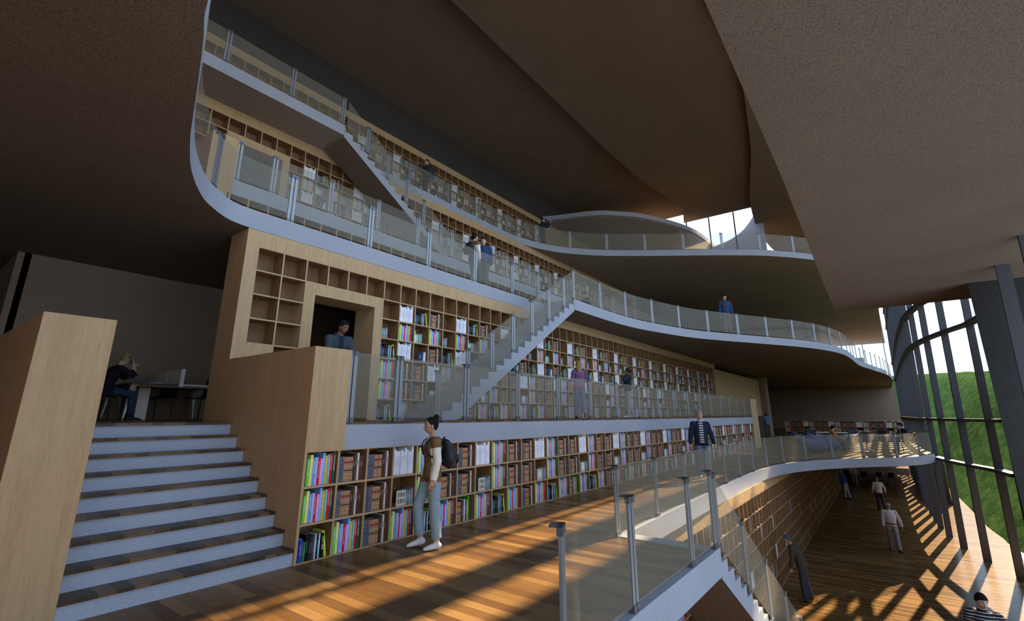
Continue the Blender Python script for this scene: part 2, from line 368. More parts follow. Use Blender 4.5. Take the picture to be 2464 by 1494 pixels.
# ---- wooden stair side blocks
def block(name,x0,y0,z0,x1,y1,z1,bv=.004): 
    mb=MB(); mb.box(x0,y0,z0,x1,y1,z1); mb.m[-1]=1; struct(mb.build(name,[M['wood'],M['woodbounce']],bevel=bv))
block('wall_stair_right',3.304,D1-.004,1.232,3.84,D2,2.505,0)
mb=MB(); mb.box(3.304,D1-.004,0,3.3395,D2,1.232); mb.m[-1]=1; struct(mb.build('wall_stair_right_lower',[M['wood'],M['woodbounce']]))
block('wall_stair_left',.77,D1,0,1.28,10.6,2.52)
block('wall_stair_upper',3.31,D1+E,F3+1.0,3.84,D2+E,F3+2.505)
block('wall_shelf_end',28.35,D1,.0,29.8,D2+.6,2.5)
block('wall_panel_end',31.4,D2,MZ1,44.6,D2+.3,4.42)
block('wall_panel_top',23.2,15.0,F5,34,15.3,13.2)

# ------------------------------------------------------------------ main stair
st=empty('staircase',(1.28,D1,0)); tag(st,'wide walnut and pale concrete stair between two wooden side walls','staircase')
for k in range(9):
    y=.02+k*.2535; z0=k*.1733; z1=z0+.1733
    mb=MB(); mb.box(.002,y,z0,2.022,y+.06,z1-.03); mb.build('riser',[M['riser']],st)
    mb=MB(); mb.box(.002,y-.022,z1-.032,2.022,y+.2535+.02,z1); mb.build('tread',[M['tread']],st)
def flight(name,label,x0,y0,y1,zb,zt,nstep,run,direc):
    """saw-tooth concrete flight; x0 = foot of the first riser, direc +1 climbs towards +x"""
    root=empty(name,(x0,y0,zb)); tag(root,label,'staircase')
    h=(zt-zb)/nstep; w=y1-y0
    prof=[]
    for k in range(nstep): prof+=[(k*run*direc,k*h),(k*run*direc,(k+1)*h)]
    top=(nstep-1)*run*direc
    low=[(top+.02*direc,nstep*h-.36),((.36/h*run*.72)*direc,-.0)]
    pts=prof+[(top+.02*direc,nstep*h)]+low
    n=len(pts)
    tri=tessellate_polygon([[Vector((a,b,0)) for a,b in pts]])
    mb=MB(); vs=[(a,0,b) for a,b in pts]+[(a,w,b) for a,b in pts]
    mb.add(vs,[tuple(t) for t in tri]+[tuple(i+n for i in reversed(t)) for t in tri],0)
    for i in range(n-1):
        mb.add([vs[i],vs[i+1],vs[i+1+n],vs[i+n]],[(0,1,2,3)],1 if i==n-2 else 0)
    mb.build('flight',[M['fascia'],M['soffit']],root)
    return root
flight('staircase','pale concrete open stair climbing from the mezzanine to the curved bridge',6.92,6.97,8.03,MZ1,F3,20,.282,1)
flight('staircase','upper concrete stair descending from the top gallery to the second mezzanine',12.425,11.64,12.7,MZ3,F5,20,.282,-1)
flight('staircase','concrete stair going down from the main floor to the lower hall',12.4,1.97,3.03,LOW,F1,20,.282,-1)

# ------------------------------------------------------------------ book cases
PW=.438; ROW=.41; DEP=.33; TH=.026
def bookcase(name,label,x0,y0,z0,cols,rows,top=0.0,portal=None,side=.03,depth=DEP,pw=PW,row=ROW,base=.0):
    """x0 = left end, cells start after `side`; top = height of the solid head board"""
    root=empty(name,(x0,y0,z0)); tag(root,label,'bookcase')
    W=side*2+cols*pw; H=base+rows*row
    def skip(c,r): return portal and portal[0]<=c<portal[1] and r>=portal[2]
    for r in range(rows+1):
        z=H-r*row
        mb=MB()
        if portal and r>portal[2]:
            xa=side+portal[0]*pw; xb=side+portal[1]*pw
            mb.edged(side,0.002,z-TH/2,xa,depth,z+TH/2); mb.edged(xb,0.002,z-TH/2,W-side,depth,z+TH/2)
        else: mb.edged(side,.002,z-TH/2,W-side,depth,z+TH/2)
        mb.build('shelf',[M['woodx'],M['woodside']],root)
    for c in range(1,cols):
        x=side+c*pw; z1=H
        zb=base
        if portal and portal[0]<=c<=portal[1]: zb=H-portal[2]*row
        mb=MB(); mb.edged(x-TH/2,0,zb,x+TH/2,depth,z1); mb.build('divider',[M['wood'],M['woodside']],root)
    mb=MB(); mb.box(0,-.002,0,side,depth+.3 if top else depth,H+top); mb.m[-1]=1; mb.build('side_panel',[M['wood'],M['woodbounce']],root)
    mb=MB(); mb.box(W-side,-.002,0,W,depth,H+top); mb.build('side_panel',[M['wood']],root)
    mb=MB()
    if portal:
        xa=side+portal[0]*pw; xb=side+portal[1]*pw; zt=H-portal[2]*row
        mb.box(side,depth,0,xa,depth+.02,H); mb.box(xb,depth,0,W-side,depth+.02,H); mb.box(xa,depth,zt,xb,depth+.02,H)
    else: mb.box(0,depth,0,W,depth+.02,H)
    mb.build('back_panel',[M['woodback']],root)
    if top: mb=MB(); mb.box(side,-.002,H+.004,W-side,depth,H+top); mb.build('head_board',[M['wood']],root)
    if portal:
        mb=MB(); fr=.215
        mb.box(xa,-.004,0,xa+fr,depth+.31,zt); mb.box(xb-fr,-.004,0,xb,depth+.31,zt); mb.box(xa+fr,-.004,zt-fr,xb-fr,depth+.31,zt)
        mb.build('door_surround',[M['wood']],root)
    if portal: mb=MB(); mb.box(side,-.003,0,side+pw-TH/2,.02,H-4*row); mb.build('front_panel',[M['wood']],root)
    return root
TX=3.31; TS=.216
low1=bookcase('low_bookcase','long low maple bookcase of three rows under the speckled mezzanine edge',3.31,D1,0,57,3,side=.03,base=.0)
tall1=bookcase('tall_bookcase','tall maple bookcase with a doorway standing on the first mezzanine',TX,D2,MZ1,63,7,top=.28,portal=(2,6,1),side=TS,row=.4095,pw=.4405)
low3=bookcase('low_bookcase','low maple bookcase below the second mezzanine, seen above the glass rail',3.31,D1+E,F3,50,3,side=.03)
tall3=bookcase('tall_bookcase','tall maple bookcase on the second mezzanine behind the upper concrete stair',TX,D2+E,MZ3,63,7,top=.28,portal=(2,6,1),side=TS,row=.4095,pw=.4405)
tall5=bookcase('tall_bookcase','topmost tall maple bookcase against the dark wall under the roof',2.0,15.0,F5,47,7,top=.28,side=TS,row=.4095,pw=.4405)
lowL=bookcase('tall_bookcase','tall maple bookcase of the lower hall beneath the main floor',5.0,3.36,LOW,86,7,top=.28,side=TS,row=.4095,pw=.4405)
farc=bookcase('low_bookcase','distant low maple bookcase across the end of the main floor',0,0,0,17,3,side=.03)
fa=Vector((43.6,6.4)); fb=Vector((41.2,-.85)); farc.location=(fa.x,fa.y,0); farc.rotation_euler.z=math.atan2(fb.y-fa.y,fb.x-fa.x)

# ------------------------------------------------------------------ books
def col(r,g,b): return tuple(min(.93,(x/255)**2.2*1.15) for x in (r,g,b))
# (name, width, height, depth, colour, title, title colour)
COLOR=[('green',.036,.80,.23,col(112,190,70),'Ecological Design','w'),('pale yellow',.034,.92,.25,col(222,215,120),'','k'),
 ('periwinkle blue',.032,.83,.22,col(125,140,205),'ANTARCTIC','w'),('light blue',.032,.84,.22,col(140,180,215),'Kitchens Design','w'),
 ('crimson',.032,.82,.22,col(205,25,50),'Garden & Outdoor Design','w'),('pink',.031,.79,.22,col(215,150,205),'LUXURY HOTELS','w'),
 ('cornflower blue',.033,.96,.27,col(125,165,225),'LUXURY HOUSES','w'),('mustard yellow',.033,.87,.23,col(205,170,25),'Cool Hotels: Italy','w'),
 ('teal',.033,.90,.24,col(95,165,160),'EXECUTIVE ESCAPES','w'),('bright red',.036,.94,.25,col(200,20,35),'Aesthetic Surgery','w'),
 ('dark green',.031,.985,.27,col(15,85,60),'LUXURY GARDENS','w'),('orange',.030,.95,.24,col(232,160,60),'Cool Hotels: Paris','w')]
NAVY=col(80,82,98); TAN=col(172,130,94)
ANT=[('navy and gold',.033,.80,.22,NAVY,'','y')]*3+[('tan leather',.032,.77,.22,TAN,'','r')]*4+[('dark brown',.033,.82,.23,col(70,48,42),'','y'),('umber',.031,.86,.25,col(84,70,50),'','y'),('cream',.027,.88,.26,col(205,196,190),'','k'),('maroon',.030,.80,.23,col(98,52,46),'','y'),('brown',.030,.80,.23,col(80,54,48),'','y')]
WHT=[('white',.034,.93,.25,col(228,228,236),'','k'),('white',.030,.85,.22,col(222,222,232),'','k'),('white',.031,.84,.22,col(226,226,234),'','k'),('pale grey',.029,.85,.22,col(198,192,196),'','k'),
 ('white',.033,.86,.22,col(226,226,234),'','k'),('white',.034,.78,.22,col(224,224,234),'ANDO','k'),('white',.030,.96,.26,col(230,230,238),'','k'),('off-white',.032,.88,.22,col(206,204,208),'','k'),('white',.030,.80,.22,col(222,222,232),'','k'),('white',.029,.82,.22,col(224,224,232),'','k'),('white',.033,.985,.26,col(230,230,238),'','r'),('white',.031,.95,.24,col(222,222,230),'','k')]
DRK=[('royal blue',.040,.64,.20,col(38,72,150),'','w'),('brown',.016,.56,.18,col(90,75,60),'','w'),('small green',.018,.54,.18,col(40,120,60),'','w'),('black',.040,.74,.26,col(16,16,18),'','w'),('black',.024,.66,.2,col(30,28,30),'','r'),('charcoal',.022,.64,.2,col(52,48,50),'','w'),
 ('dark grey',.026,.70,.2,col(70,66,66),'','k'),('pale grey',.020,.70,.22,col(190,190,200),'','r'),('black',.024,.69,.2,col(22,24,28),'','w'),('ice blue',.024,.69,.2,col(140,190,205),'','w'),('black',.032,.69,.24,col(14,13,14),'GOLDMINE','y'),('lime yellow',.030,.76,.22,col(190,195,50),'','w')]
MUT=[('flowered cover',.16,.52,.02,col(200,190,180),'','k'),('sage green',.024,.50,.18,col(120,150,135),'','w'),('teal grey',.022,.50,.18,col(95,130,128),'','w'),('grey green',.022,.48,.18,col(110,128,120),'','w'),('grey',.022,.5,.18,col(130,136,142),'','w'),('slate',.022,.51,.18,col(108,122,140),'','w'),('lilac grey',.020,.55,.18,col(150,132,146),'','w')]
PAL=[('white',.03,.70,.2,col(220,220,226),'','k'),('white',.026,.44,.18,col(220,222,220),'','k'),('pale green',.026,.52,.18,col(150,185,140),'','w'),('mint',.028,.50,.18,col(170,205,160),'','w'),('teal',.028,.52,.18,col(100,150,145),'','w'),('sage',.028,.50,.18,col(120,150,135),'','w'),('grey',.026,.55,.18,col(140,145,150),'','w'),('slate',.026,.53,.18,col(110,125,140),'','w')]
SML=[('sage',.028,.52,.18,col(120,150,140),'','w'),('grey teal',.028,.54,.18,col(100,130,128),'','w'),('grey',.028,.5,.18,col(140,145,150),'','w'),('slate',.026,.56,.18,col(110,125,140),'','w'),('lilac grey',.024,.58,.18,col(150,135,150),'','w')]
FLT=[('navy',.15,.54,.02,col(40,56,84),'','w'),('mint',.03,.42,.18,col(150,190,165),'','w'),('white',.028,.52,.18,col(215,215,220),'','k'),('white',.026,.6,.18,col(210,212,220),'','k')]
GRN=[('tan leather',.032,.77,.22,TAN,'','r')]*3+[('dark brown',.033,.82,.23,col(70,48,42),'','y'),('umber',.031,.80,.25,col(84,70,50),'','y'),('cream',.027,.84,.26,col(205,196,190),'','k'),('brown',.03,.8,.23,col(80,54,48),'','y'),('grey',.03,.8,.23,col(150,140,135),'','k'),('leaf green',.032,.95,.25,col(80,150,45),'','w')]
SETS=dict(C=COLOR,A=ANT,W=WHT,D=DRK,M=MUT,P=PAL,S=SML,F=FLT,G=GRN)
LOWPAT=['CAAW','CAAM','DCAC']
TALLPAT=['....','.WDA','SCPC','DWFA','CAAW','CAAM','DCAC']     # seven rows, period of four
def cell_books(kind,c,r):
    """positions of the books of one cell: (index, x offset, lean)"""
    S=SETS[kind]; out=[]; x=.016
    start=0
    if kind=='A': start=(c%2)
    if kind=='M': x=.10
    if kind=='F': x=.14
    for i in range(start,len(S)):
        w=S[i][1]
        if x+w>PW-.03: break
        gap=.0015; lean=0
        if kind=='D' and i==len(S)-1: x+=.022; lean=.17
        if kind=='D' and i==len(S)-2: x+=.012
        if kind in 'MF' and i==0 : lean=0
        out.append((i,x,lean)); x+=w+gap
    return out
def trimline(mb,x,w,y,z,h,kind,i,c):
    """printed bands on the back of a book"""
    name=c[0]
    def q(a,b,co,xx=.08):
        mb.add([(x+w*xx,y-.0012,z+h*a),(x+w*(1-xx),y-.0012,z+h*a),(x+w*(1-xx),y-.0012,z+h*b),(x+w*xx,y-.0012,z+h*b)],[(0,1,2,3)],0,co)
    if 'leather' in name:
        for a in (.06,.2,.36,.52,.68,.9): q(a,a+.016,(.16,.10,.06),0)
        q(.74,.84,(.32,.05,.045),.02); q(.42,.48,(.05,.045,.04),.02); q(.0,.05,(.30,.20,.09),0)
    elif 'navy and' in name:
        for a in (.04,.22,.42,.62,.80,.95): q(a,a+.012,(.30,.26,.16),0)
        for a in (.12,.32,.72,.88): q(a,a+.03,(.42,.36,.22),.33)
    elif kind=='W': q(.35,.80,(.42,.42,.46),.42); q(.02,.03,(.3,.3,.35),.1)
    elif kind=='C': q(.45,.85,tuple(min(1,v*1.5+.18) for v in c[4]),.40); q(.04,.055,(.75,.75,.75),.15)
    elif kind=='A': q(.55,.75,(.25,.19,.10),.3)
    else: q(.3,.75,tuple(min(1,v*1.6+.15) for v in c[4]),.36)
def book_box(mb,x,y,z,w,d,h,c,lean=0):
    sh=math.sin(lean)*h; p=.003
    vs=[(x+a*w+sh0,y+b*d,z+cz*h) for cz,sh0 in ((0,0),(1,-sh)) for a,b in ((0,0),(1,0),(1,1),(0,1))]
    mb.add(vs,[(0,1,5,4),(1,2,6,5),(3,0,4,7),(0,3,2,1)],0,c); mb.add(vs,[(4,5,6,7),(2,3,7,6)],0,(.50,.47,.42))
STUFF=MB()
def fill(root,cols,rows,pat,side,pw,row,base=0,portal=None,first=0,thin=1.0,skiprows=(),shift=0):
    """the books of one case into the shared mass (world coordinates)"""
    H=base+rows*row; x0,y0,z0=root.location; a=root.rotation_euler.z; ca,sa=math.cos(a),math.sin(a)
    mb=MB()
    for r in range(rows):
        if r in skiprows: continue
        z=H-(r+1)*row+TH/2
        for c in range(first,cols):
            if portal and portal[0]<=c<portal[1] and r>=portal[2]: continue
            k=pat[r][(c+shift)%4]
            if k=='.' or random.random()>thin: continue
            if k=='A' and r==rows-1 and c%4==2: k='G' if c%8==6 else 'A'
            S=SETS[k]; ch=row-TH
            for i,x,lean in cell_books(k,c,r):
                b=S[i]; j=1+random.uniform(-.012,.012); t=random.uniform(.9,1.1)
                cc=tuple(v*t for v in b[4]); xx=side+c*pw+TH/2+x; yy=.02+random.uniform(0,.012)
                book_box(mb,xx,yy,z,b[1],b[3],b[2]*ch*j,cc,lean)
                if not lean: trimline(mb,xx,b[1],yy,z,b[2]*ch*j,k,i,b)
    o=len(STUFF.v)
    STUFF.v.extend([(x0+v[0]*ca-v[1]*sa,y0+v[0]*sa+v[1]*ca,z0+v[2]) for v in mb.v])
    for f,c in zip(mb.f,mb.c): STUFF.f.append(tuple(i+o for i in f)); STUFF.c.append(c); STUFF.m.append(0); STUFF.sm.append(False)
NIND=10
fill(low1,56,3,LOWPAT,.03,PW,ROW,first=NIND)
fill(tall1,63,7,TALLPAT,TS,.4405,.4095,portal=(2,6,1),first=6,shift=2)
fill(tall3,63,7,TALLPAT,TS,.4405,.4095,portal=(2,6,1),first=6,shift=2)
fill(tall5,47,7,TALLPAT,TS,.4405,.4095)
fill(farc,17,3,LOWPAT,.03,PW,ROW)
fill(lowL,86,7,['....','..A.','.C..','..A.','.W..','A..C','.D..'],TS,.4405,.4095,first=4,thin=.45)
bs=STUFF.build('books',[M['book']]); tag(bs,'mass of books filling the farther shelves of all the bookcases','books'); bs['kind']='stuff'
# ---- the nearest books, each one a thing
fonts={}
def lettering(txt,size,m):
    key=(txt,m)
    if key not in fonts:
        cu=bpy.data.curves.new('lettering','FONT'); cu.body=txt; cu.size=size; cu.align_x='LEFT'; cu.align_y='CENTER'
        o=bpy.data.objects.new('lettering',cu); COL.objects.link(o); bpy.context.view_layer.update()
        me=bpy.data.meshes.new_from_object(o.evaluated_get(bpy.context.evaluated_depsgraph_get()))
        bpy.data.objects.remove(o); me.materials.clear(); me.materials.append(M['txt'+m]); fonts[key]=(me,max([v.co.x for v in me.vertices] or [.1]))
    return fonts[key]
ORD=['first','second','third','fourth','fifth','sixth','seventh','eighth','ninth','tenth','eleventh','twelfth','thirteenth']
meshes={}
RN=['top','middle','bottom']; nbook=0
for c in range(NIND):
    for r in range(3):
        k=LOWPAT[r][c%4]
        if k=='A' and r==2 and c==6: k='G'
        S=SETS[k]; ch=ROW-TH; z=3*ROW-(r+1)*ROW+TH/2
        for n,(i,x,lean) in enumerate(cell_books(k,c,r)):
            b=S[i]; key=(k,i)
            if key not in meshes:
                mb=MB(); h=b[2]*ch; w,d=b[1],b[3]; cv=.0025
                if w>.1:                                     # a cover facing out, leaning back
                    mb.box(0,0,0,w,.012,h,0,b[4]); 
                    for q in range(6):
                        a=.02+(q%3)*.047; e=.03+(q//3)*.085
                        mb.add([(a,-.001,e),(a+.035,-.001,e),(a+.035,-.001,e+.06),(a,-.001,e+.06)],[(0,1,2,3)],0,[(.30,.26,.2),(.14,.2,.1),(.3,.22,.25)][q%3] if k=='M' else (.05,.09,.12))
                else:
                    for f in ((0,cv),(w-cv,w)): mb.box(f[0],0,0,f[1],d,h,0,b[4])
                    mb.box(cv,0,0,w-cv,.004,h,0,b[4]); mb.box(cv,.004,.003,w-cv,d-.004,h-.004,1)
                    trimline(mb,0,w,0,0,h,'x' if b[5] else k,i,b) if not b[5] else None
                meshes[key]=mb.mesh('book',[M['book'],M['paper']])
            o=link('book',meshes[key],None,(3.31+.03+c*PW+TH/2+x,D1+.02+random.uniform(0,.01),z+.0005))
            if lean: o.rotation_euler.y=-lean
            nm=b[0]
            tag(o,'%s book, %s in %s cell from stair, %s row, low bookcase'%(nm,ORD[n],ORD[c],RN[r]),'book','books in the low bookcase'); nbook+=1
            if b[5] and c<9:
                h=b[2]*ch
                for part,(tx,mc) in enumerate([(b[5],b[6])] if b[5]!='GOLDMINE' else [('GOLD','y'),('MINE','w')]):
                    me,L=lettering(tx,.026 if len(tx)<12 else .022,mc)
                    s=min(1,h*.62/L) if b[5]!='GOLDMINE' else 1
                    t=link('lettering',me,o,(b[1]/2,-.0012,h*.88 if part==0 else h*.88-.088))
                    t.matrix_parent_inverse=Matrix(); t.scale=(s,s,s)
                    t.rotation_euler=Matrix(((0,1,0),(0,0,-1),(-1,0,0))).to_euler()

# ------------------------------------------------------------------ glass balustrades
def post_meshes(h):
    mb=MB()
    for s in (-1,1): mb.box(s*.036-.026,-.012,0,s*.036+.026,.012,h)
    a=mb.mesh('post',[M['steel']])
    mb=MB()
    for s in (-1,1): mb.box(s*.037-.031,-.022,h-.045,s*.037+.031,.022,h+.018); mb.box(s*.037-.031,-.022,h+.006,s*.037+.031,.075,h+.018)
    b=mb.mesh('clamp',[M['darksteel']])
    mb=MB()
    for s in (-1,1): mb.box(s*.037-.031,-.02,-.02,s*.037+.031,.02,.07)
    return a,b,mb.mesh('clamp',[M['darksteel']])
POSTS={}
def balustrade(label,path,posts,h=.93,gz=.06,ext=True,glass='glass'):
    """path: list of (x,y,z) rail line at floor height, posts: list of arc parameters in metres; a pane stands between neighbouring posts"""
    P=[Vector(p) for p in path]; L=[0]
    for a,b in zip(P,P[1:]): L.append(L[-1]+(b-a).to_2d().length)
    def at(s):
        s=max(0,min(L[-1],s))
        for i in range(len(L)-1):
            if s<=L[i+1]+1e-9:
                t=(s-L[i])/max(1e-9,L[i+1]-L[i]); return P[i].lerp(P[i+1],t),(P[i+1]-P[i]).to_2d().normalized()
        return P[-1],(P[-1]-P[-2]).to_2d().normalized()
    root=empty('glass_balustrade',tuple(P[0])); tag(root,label,'balustrade','glass balustrades'); root['group']='glass balustrades'
    if h not in POSTS: POSTS[h]=post_meshes(h)
    pm=POSTS[h]
    for s in posts:
        p,d=at(s); o=link('post',pm[0],root,tuple(p-P[0]),math.atan2(d.y,d.x))
        link('clamp',pm[1],o); link('clamp',pm[2],o)
    ends=[0]+list(posts)+[L[-1]] if ext else list(posts)
    ends=sorted(set(round(e,3) for e in ends))
    for a,b in zip(ends,ends[1:]):
        if b-a<.12: continue
        cut=[a+.02]+[l for l in L if a+.03<l<b-.03]+[b-.02]
        mb=MB(); vs=[]
        for s in cut:
            p,d=at(s); q=p-P[0]; vs+=[(q.x,q.y,q.z+gz),(q.x,q.y,q.z+h-.005)]
        mb.add(vs,[(2*i,2*i+2,2*i+3,2*i+1) for i in range(len(cut)-1)],0,None,True)
        mb.build('glass_panel',[M[glass]],root)
    return root
def line(path): return path
def seglen(P): return sum((Vector(a)-Vector(b)).to_2d().length for a,b in zip(P,P[1:]))
def even(P,step,first=0.0):
    L=seglen(P); n=max(1,round((L-first)/step)); return [first+(L-first)*k/n for k in range(n+1)]
def z3(P,z,off=0):
    out=[]; n=len(P)
    for i,p in enumerate(P):
        d=(Vector(P[min(i+1,n-1)])-Vector(P[max(i-1,0)])).normalized(); out.append((p[0]-d.y*off,p[1]+d.x*off,z))
    return out
balustrade('long straight glass balustrade on the mezzanine above the low bookcase',[(3.86,D1+.03,MZ1),(28.3,D1+.03,MZ1)],[0.03,.83]+[.83+1.475*k for k in range(1,17)])
p=z3([(6.80,3.24)]+list(reversed(E1r))[1:-1],0,.04)
balustrade('curved glass balustrade sweeping along the main floor edge to the glass front',p,[0.02]+even(p,1.62,0)[1:])
p=[(2.74,1.2,0),(2.76,1.6,0),(2.86,1.80,0),(3.05,1.88,0),(3.4,1.95,0),(4.4,1.99,0),(6.0,1.99,0),(6.98,1.99,0)]
balustrade('nearest glass balustrade around the landing of the stair going down',p,[.78,seglen(p)-2.58,seglen(p)-.98,seglen(p)-.04],ext=False)
p=[(7.05,2.0,.0),(12.3,2.0,-3.25)]
balustrade('sloping glass balustrade on the stair going down to the lower hall',p,[.08,1.35,2.65,3.95,5.2])
p=[(6.75,7.0,MZ1-.02),(12.25,7.0,F3-.05)]
balustrade('sloping glass balustrade on the stair up to the curved bridge',p,[.05,.92,1.73,2.54,3.36,4.18,5.0])
p=z3(E3R[:-1],F3,.04)
balustrade('curved glass balustrade of the bridge on the second main level',p,[.03]+even(p,1.75,0)[1:])
p=z3([q for q in E3L if q[0]>=.9 and q[1]>2.9],F3,.04)
Ls=seglen([q for q in p if q[0]<3.41])
balustrade('curved glass balustrade at the left end of the second main level',[q for q in p if q[0]<3.99]+[(3.98,8.10,F3)],[Ls-2.2-1.9,Ls-.95])
balustrade('straight glass balustrade of the second main level above the tall bookcase',[(3.98,8.10,F3),(12.25,8.10,F3)],[.02,1.75,3.42,5.08,6.72,8.05])
balustrade('glass balustrade of the second mezzanine behind two people talking',[(3.86,D1+E+.03,MZ3),(40,D1+E+.03,MZ3)],[.03,.83]+[.83+1.475*k for k in range(1,20)])
balustrade('topmost glass balustrade at the left under the dark roof',[(1.6,11.66,F5),(7.0,11.66,F5)],[.4,2.08,3.78,5.37])
p=[(7.1,11.66,F5-.02),(12.3,11.66,MZ3+.1)]
balustrade('sloping glass balustrade on the upper stair',p,[.8,1.62,2.45,3.25,4.1])
p=z3(E5b+E5[1:],F5,.04)
balustrade('curved glass balustrade along the top gallery edge',p,[.4,3.7,5.75]+[5.75+2.02*k for k in range(1,16)])

# ------------------------------------------------------------------ curved glazed room on the top gallery
A5=smooth_curve([(22.9,15.0),(23.27,14.2),(24.0,12.2),(24.9,11.05),(26.5,9.77),(29.8,8.4),(33.5,7.95),(42,7.9)],5)
mb=MB(); strip(A5,13.2,13.48,mb,0,.3,0); trim_n[0]+=1; struct(mb.build('trim_%d'%trim_n[0],[M['fascia']]))
mb=MB(); poly(A5+[(42,15)],13.22,mb,0,True); poly(A5+[(42,15)],13.47,mb,0); struct(mb.build('ceiling',[M['soffit']]))
wroot=empty('window_2',(0,0,0)); struct(wroot)
for k in range(0,len(A5)-1,3):
    seg=A5[k:k+4]
    if len(seg)<2: continue
    mb=MB(); vs=[]
    for q in seg: vs+=[(q[0],q[1]+.1,F5),(q[0],q[1]+.1,13.2)]
    mb.add(vs,[(2*i,2*i+2,2*i+3,2*i+1) for i in range(len(seg)-1)],0,None,True)
    struct(mb.build('glass_pane',[M['glass']],wroot))
wall('wall_room',34,9.2,F5,34.3,15,13.2)
# upstand curving up towards the roof window
U5=smooth_curve([(33,7.9,12.6),(33,7.44,12.87),(33.0,6.47,13.16),(33.0,5.63,13.73),(33.0,4.98,14.57),(33.0,4.5,15.2)],4) if False else [(7.9,12.72),(7.44,12.87),(6.9,13.0),(6.47,13.16),(6.0,13.42),(5.63,13.73),(5.3,14.1),(4.98,14.57),(4.5,15.2)]
mb=MB(); vs=[]
for y,z in U5: vs+=[(33+.25*(7.9-y)**1.2*.3,y,10.1),(33+.25*(7.9-y)**1.2*.3,y,z)]
mb.add(vs,[(2*i,2*i+1,2*i+3,2*i+2) for i in range(len(U5)-1)],0,None,True)
trim_n[0]+=1; struct(mb.build('trim_%d'%trim_n[0],[M['fascia']]))
wr=empty('window_3',(31.1,0,0)); struct(wr)
for k,y in enumerate((8.77,7.33,5.82)):
    mb=MB(); mb.box(-.05,y-.035,10.06,.05,y+.035,14.3); struct(mb.build('mullion',[M['blackplastic']],wr))
for y0,y1 in ((7.37,8.73),(5.86,7.29),(4.34,5.78)):
    mb=MB(); mb.add([(0,y0,10.06),(0,y1,10.06),(0,y1,14.3),(0,y0,14.3)],[(0,1,2,3)]); struct(mb.build('glass_pane',[M['pane']],wr))

# ------------------------------------------------------------------ glass front
w1=empty('window_1',(0,0,0)); struct(w1)
ZT=14.6
def lean(z): return -.030*(z-LOW)
for x in facade_xs:
    y=fac_pt(x); t=Vector((.4,fac_pt(x+.2)-fac_pt(x-.2))).normalized(); a=math.atan2(t.y,t.x)
    mb=MB(); c,s=math.cos(a),math.sin(a)
    vs=[]
    for z in (LOW,ZT):
        for u,v in ((-.04,-.11),(.04,-.11),(.04,.11),(-.04,.11)): vs.append((x+u*c-v*s,y+lean(z)+u*s+v*c,z))
    mb.add(vs,[(0,1,5,4),(1,2,6,5),(2,3,7,6),(3,0,4,7),(4,5,6,7)]); struct(mb.build('mullion',[M['mullion']],w1))
for a,b in zip(facade_xs,facade_xs[1:]):
    if a==13.85: b=15.35
    mb=MB(); vs=[]
    for z in (LOW,ZT): vs+=[(a,fac_pt(a)+lean(z)-.03,z),(b,fac_pt(b)+lean(z)-.03,z)]
    mb.add(vs,[(0,1,3,2)]); struct(mb.build('glass_pane',[M['pane']],w1))
for z in (-.17,1.47,4.87,6.43,9.9,11.45):
    xs=[x for x in facade_xs if x>=22]; P=[]
    for a,b in zip(xs,xs[1:]): P+=[(a+(b-a)*k/3,fac_pt(a+(b-a)*k/3)) for k in range(3)]
    P.append((xs[-1],fac_pt(xs[-1]))); mb=MB(); vs=[]
    for x,y in P: vs+=[(x,y+lean(z)-.11,z-.055),(x,y+lean(z)+.19,z-.055),(x,y+lean(z)+.19,z+.055),(x,y+lean(z)-.11,z+.055)]
    fs=[]
    for i in range(len(P)-1):
        a=4*i; b=a+4; fs+=[(a,b,b+1,a+1),(a+1,b+1,b+2,a+2),(a+2,b+2,b+3,a+3),(a+3,b+3,b,a)]
    mb.add(vs,fs); struct(mb.build('transom',[M['mullion']],w1))
# concrete pylon between the two stretches of glass
mb=MB(); pl=[(15.35,-2.03),(22.0,-2.98),(22.6,-12),(16.2,-12)]; n=4
tp=[(x+.0,y) for x,y in pl]; mb.add([(x+.15*k,y-.0*k,LOW-.5) for k,(x,y) in zip((1,0,0,1),pl)]+[(x,y,4.72) for x,y in tp],[(0,1,5,4),(1,2,6,5),(2,3,7,6),(3,0,4,7),(4,5,6,7)]); struct(mb.build('pillar',[M['concdark']]))
# ---- terrace, retaining wall and meadow outside
mb=MB(); ap=[(x,fac_pt(x)-.1) for x in (16.0,17.5,19.7,21.5,23.75,25.66,27.61,29.58,31.58,37.7,70)]+[(70,-2.6),(50,-2.75),(45,-2.85),(41,-2.9),(36,-2.9),(32.8,-2.95),(29.2,-3.26),(27.9,-3.42),(25,-4.0),(22,-5.2),(19,-7.5),(16,-11)]
poly(ap,LOW-.02,mb); struct(mb.build('ground',[M['apron']]))
mb=MB(); rw=[(39.6,-2.3,2.2),(42,-2.2,3.2),(46,-2.15,4.2),(55,-2.1,5.2)]
vs=[]
for x,y,z in rw: vs+=[(x,y,LOW-.1),(x,y,LOW+z*1.0)]
mb.add(vs,[(2*i,2*i+2,2*i+3,2*i+1) for i in range(len(rw)-1)]); 
struct(mb.build('wall_outside',[M['riser']]))
edge=[(-10,-22),(10,-15),(16,-11),(19,-7.5),(22,-5.2),(25,-4.0),(27.9,-3.42),(29.2,-3.26),(32.8,-2.95),(41,-2.9),(50,-2.75),(70,-2.6),(90,-2.5),(150,-2.5),(450,-2.5)]
def ed(x):
    for (a,b),(c,d) in zip(edge,edge[1:]):
        if a<=x<=c: return b+(d-b)*(x-a)/(c-a)
    return -2.5
mb=MB(); nx,ny=190,110; vs=[]
rnd=random.Random(3)
from mathutils import noise as mn
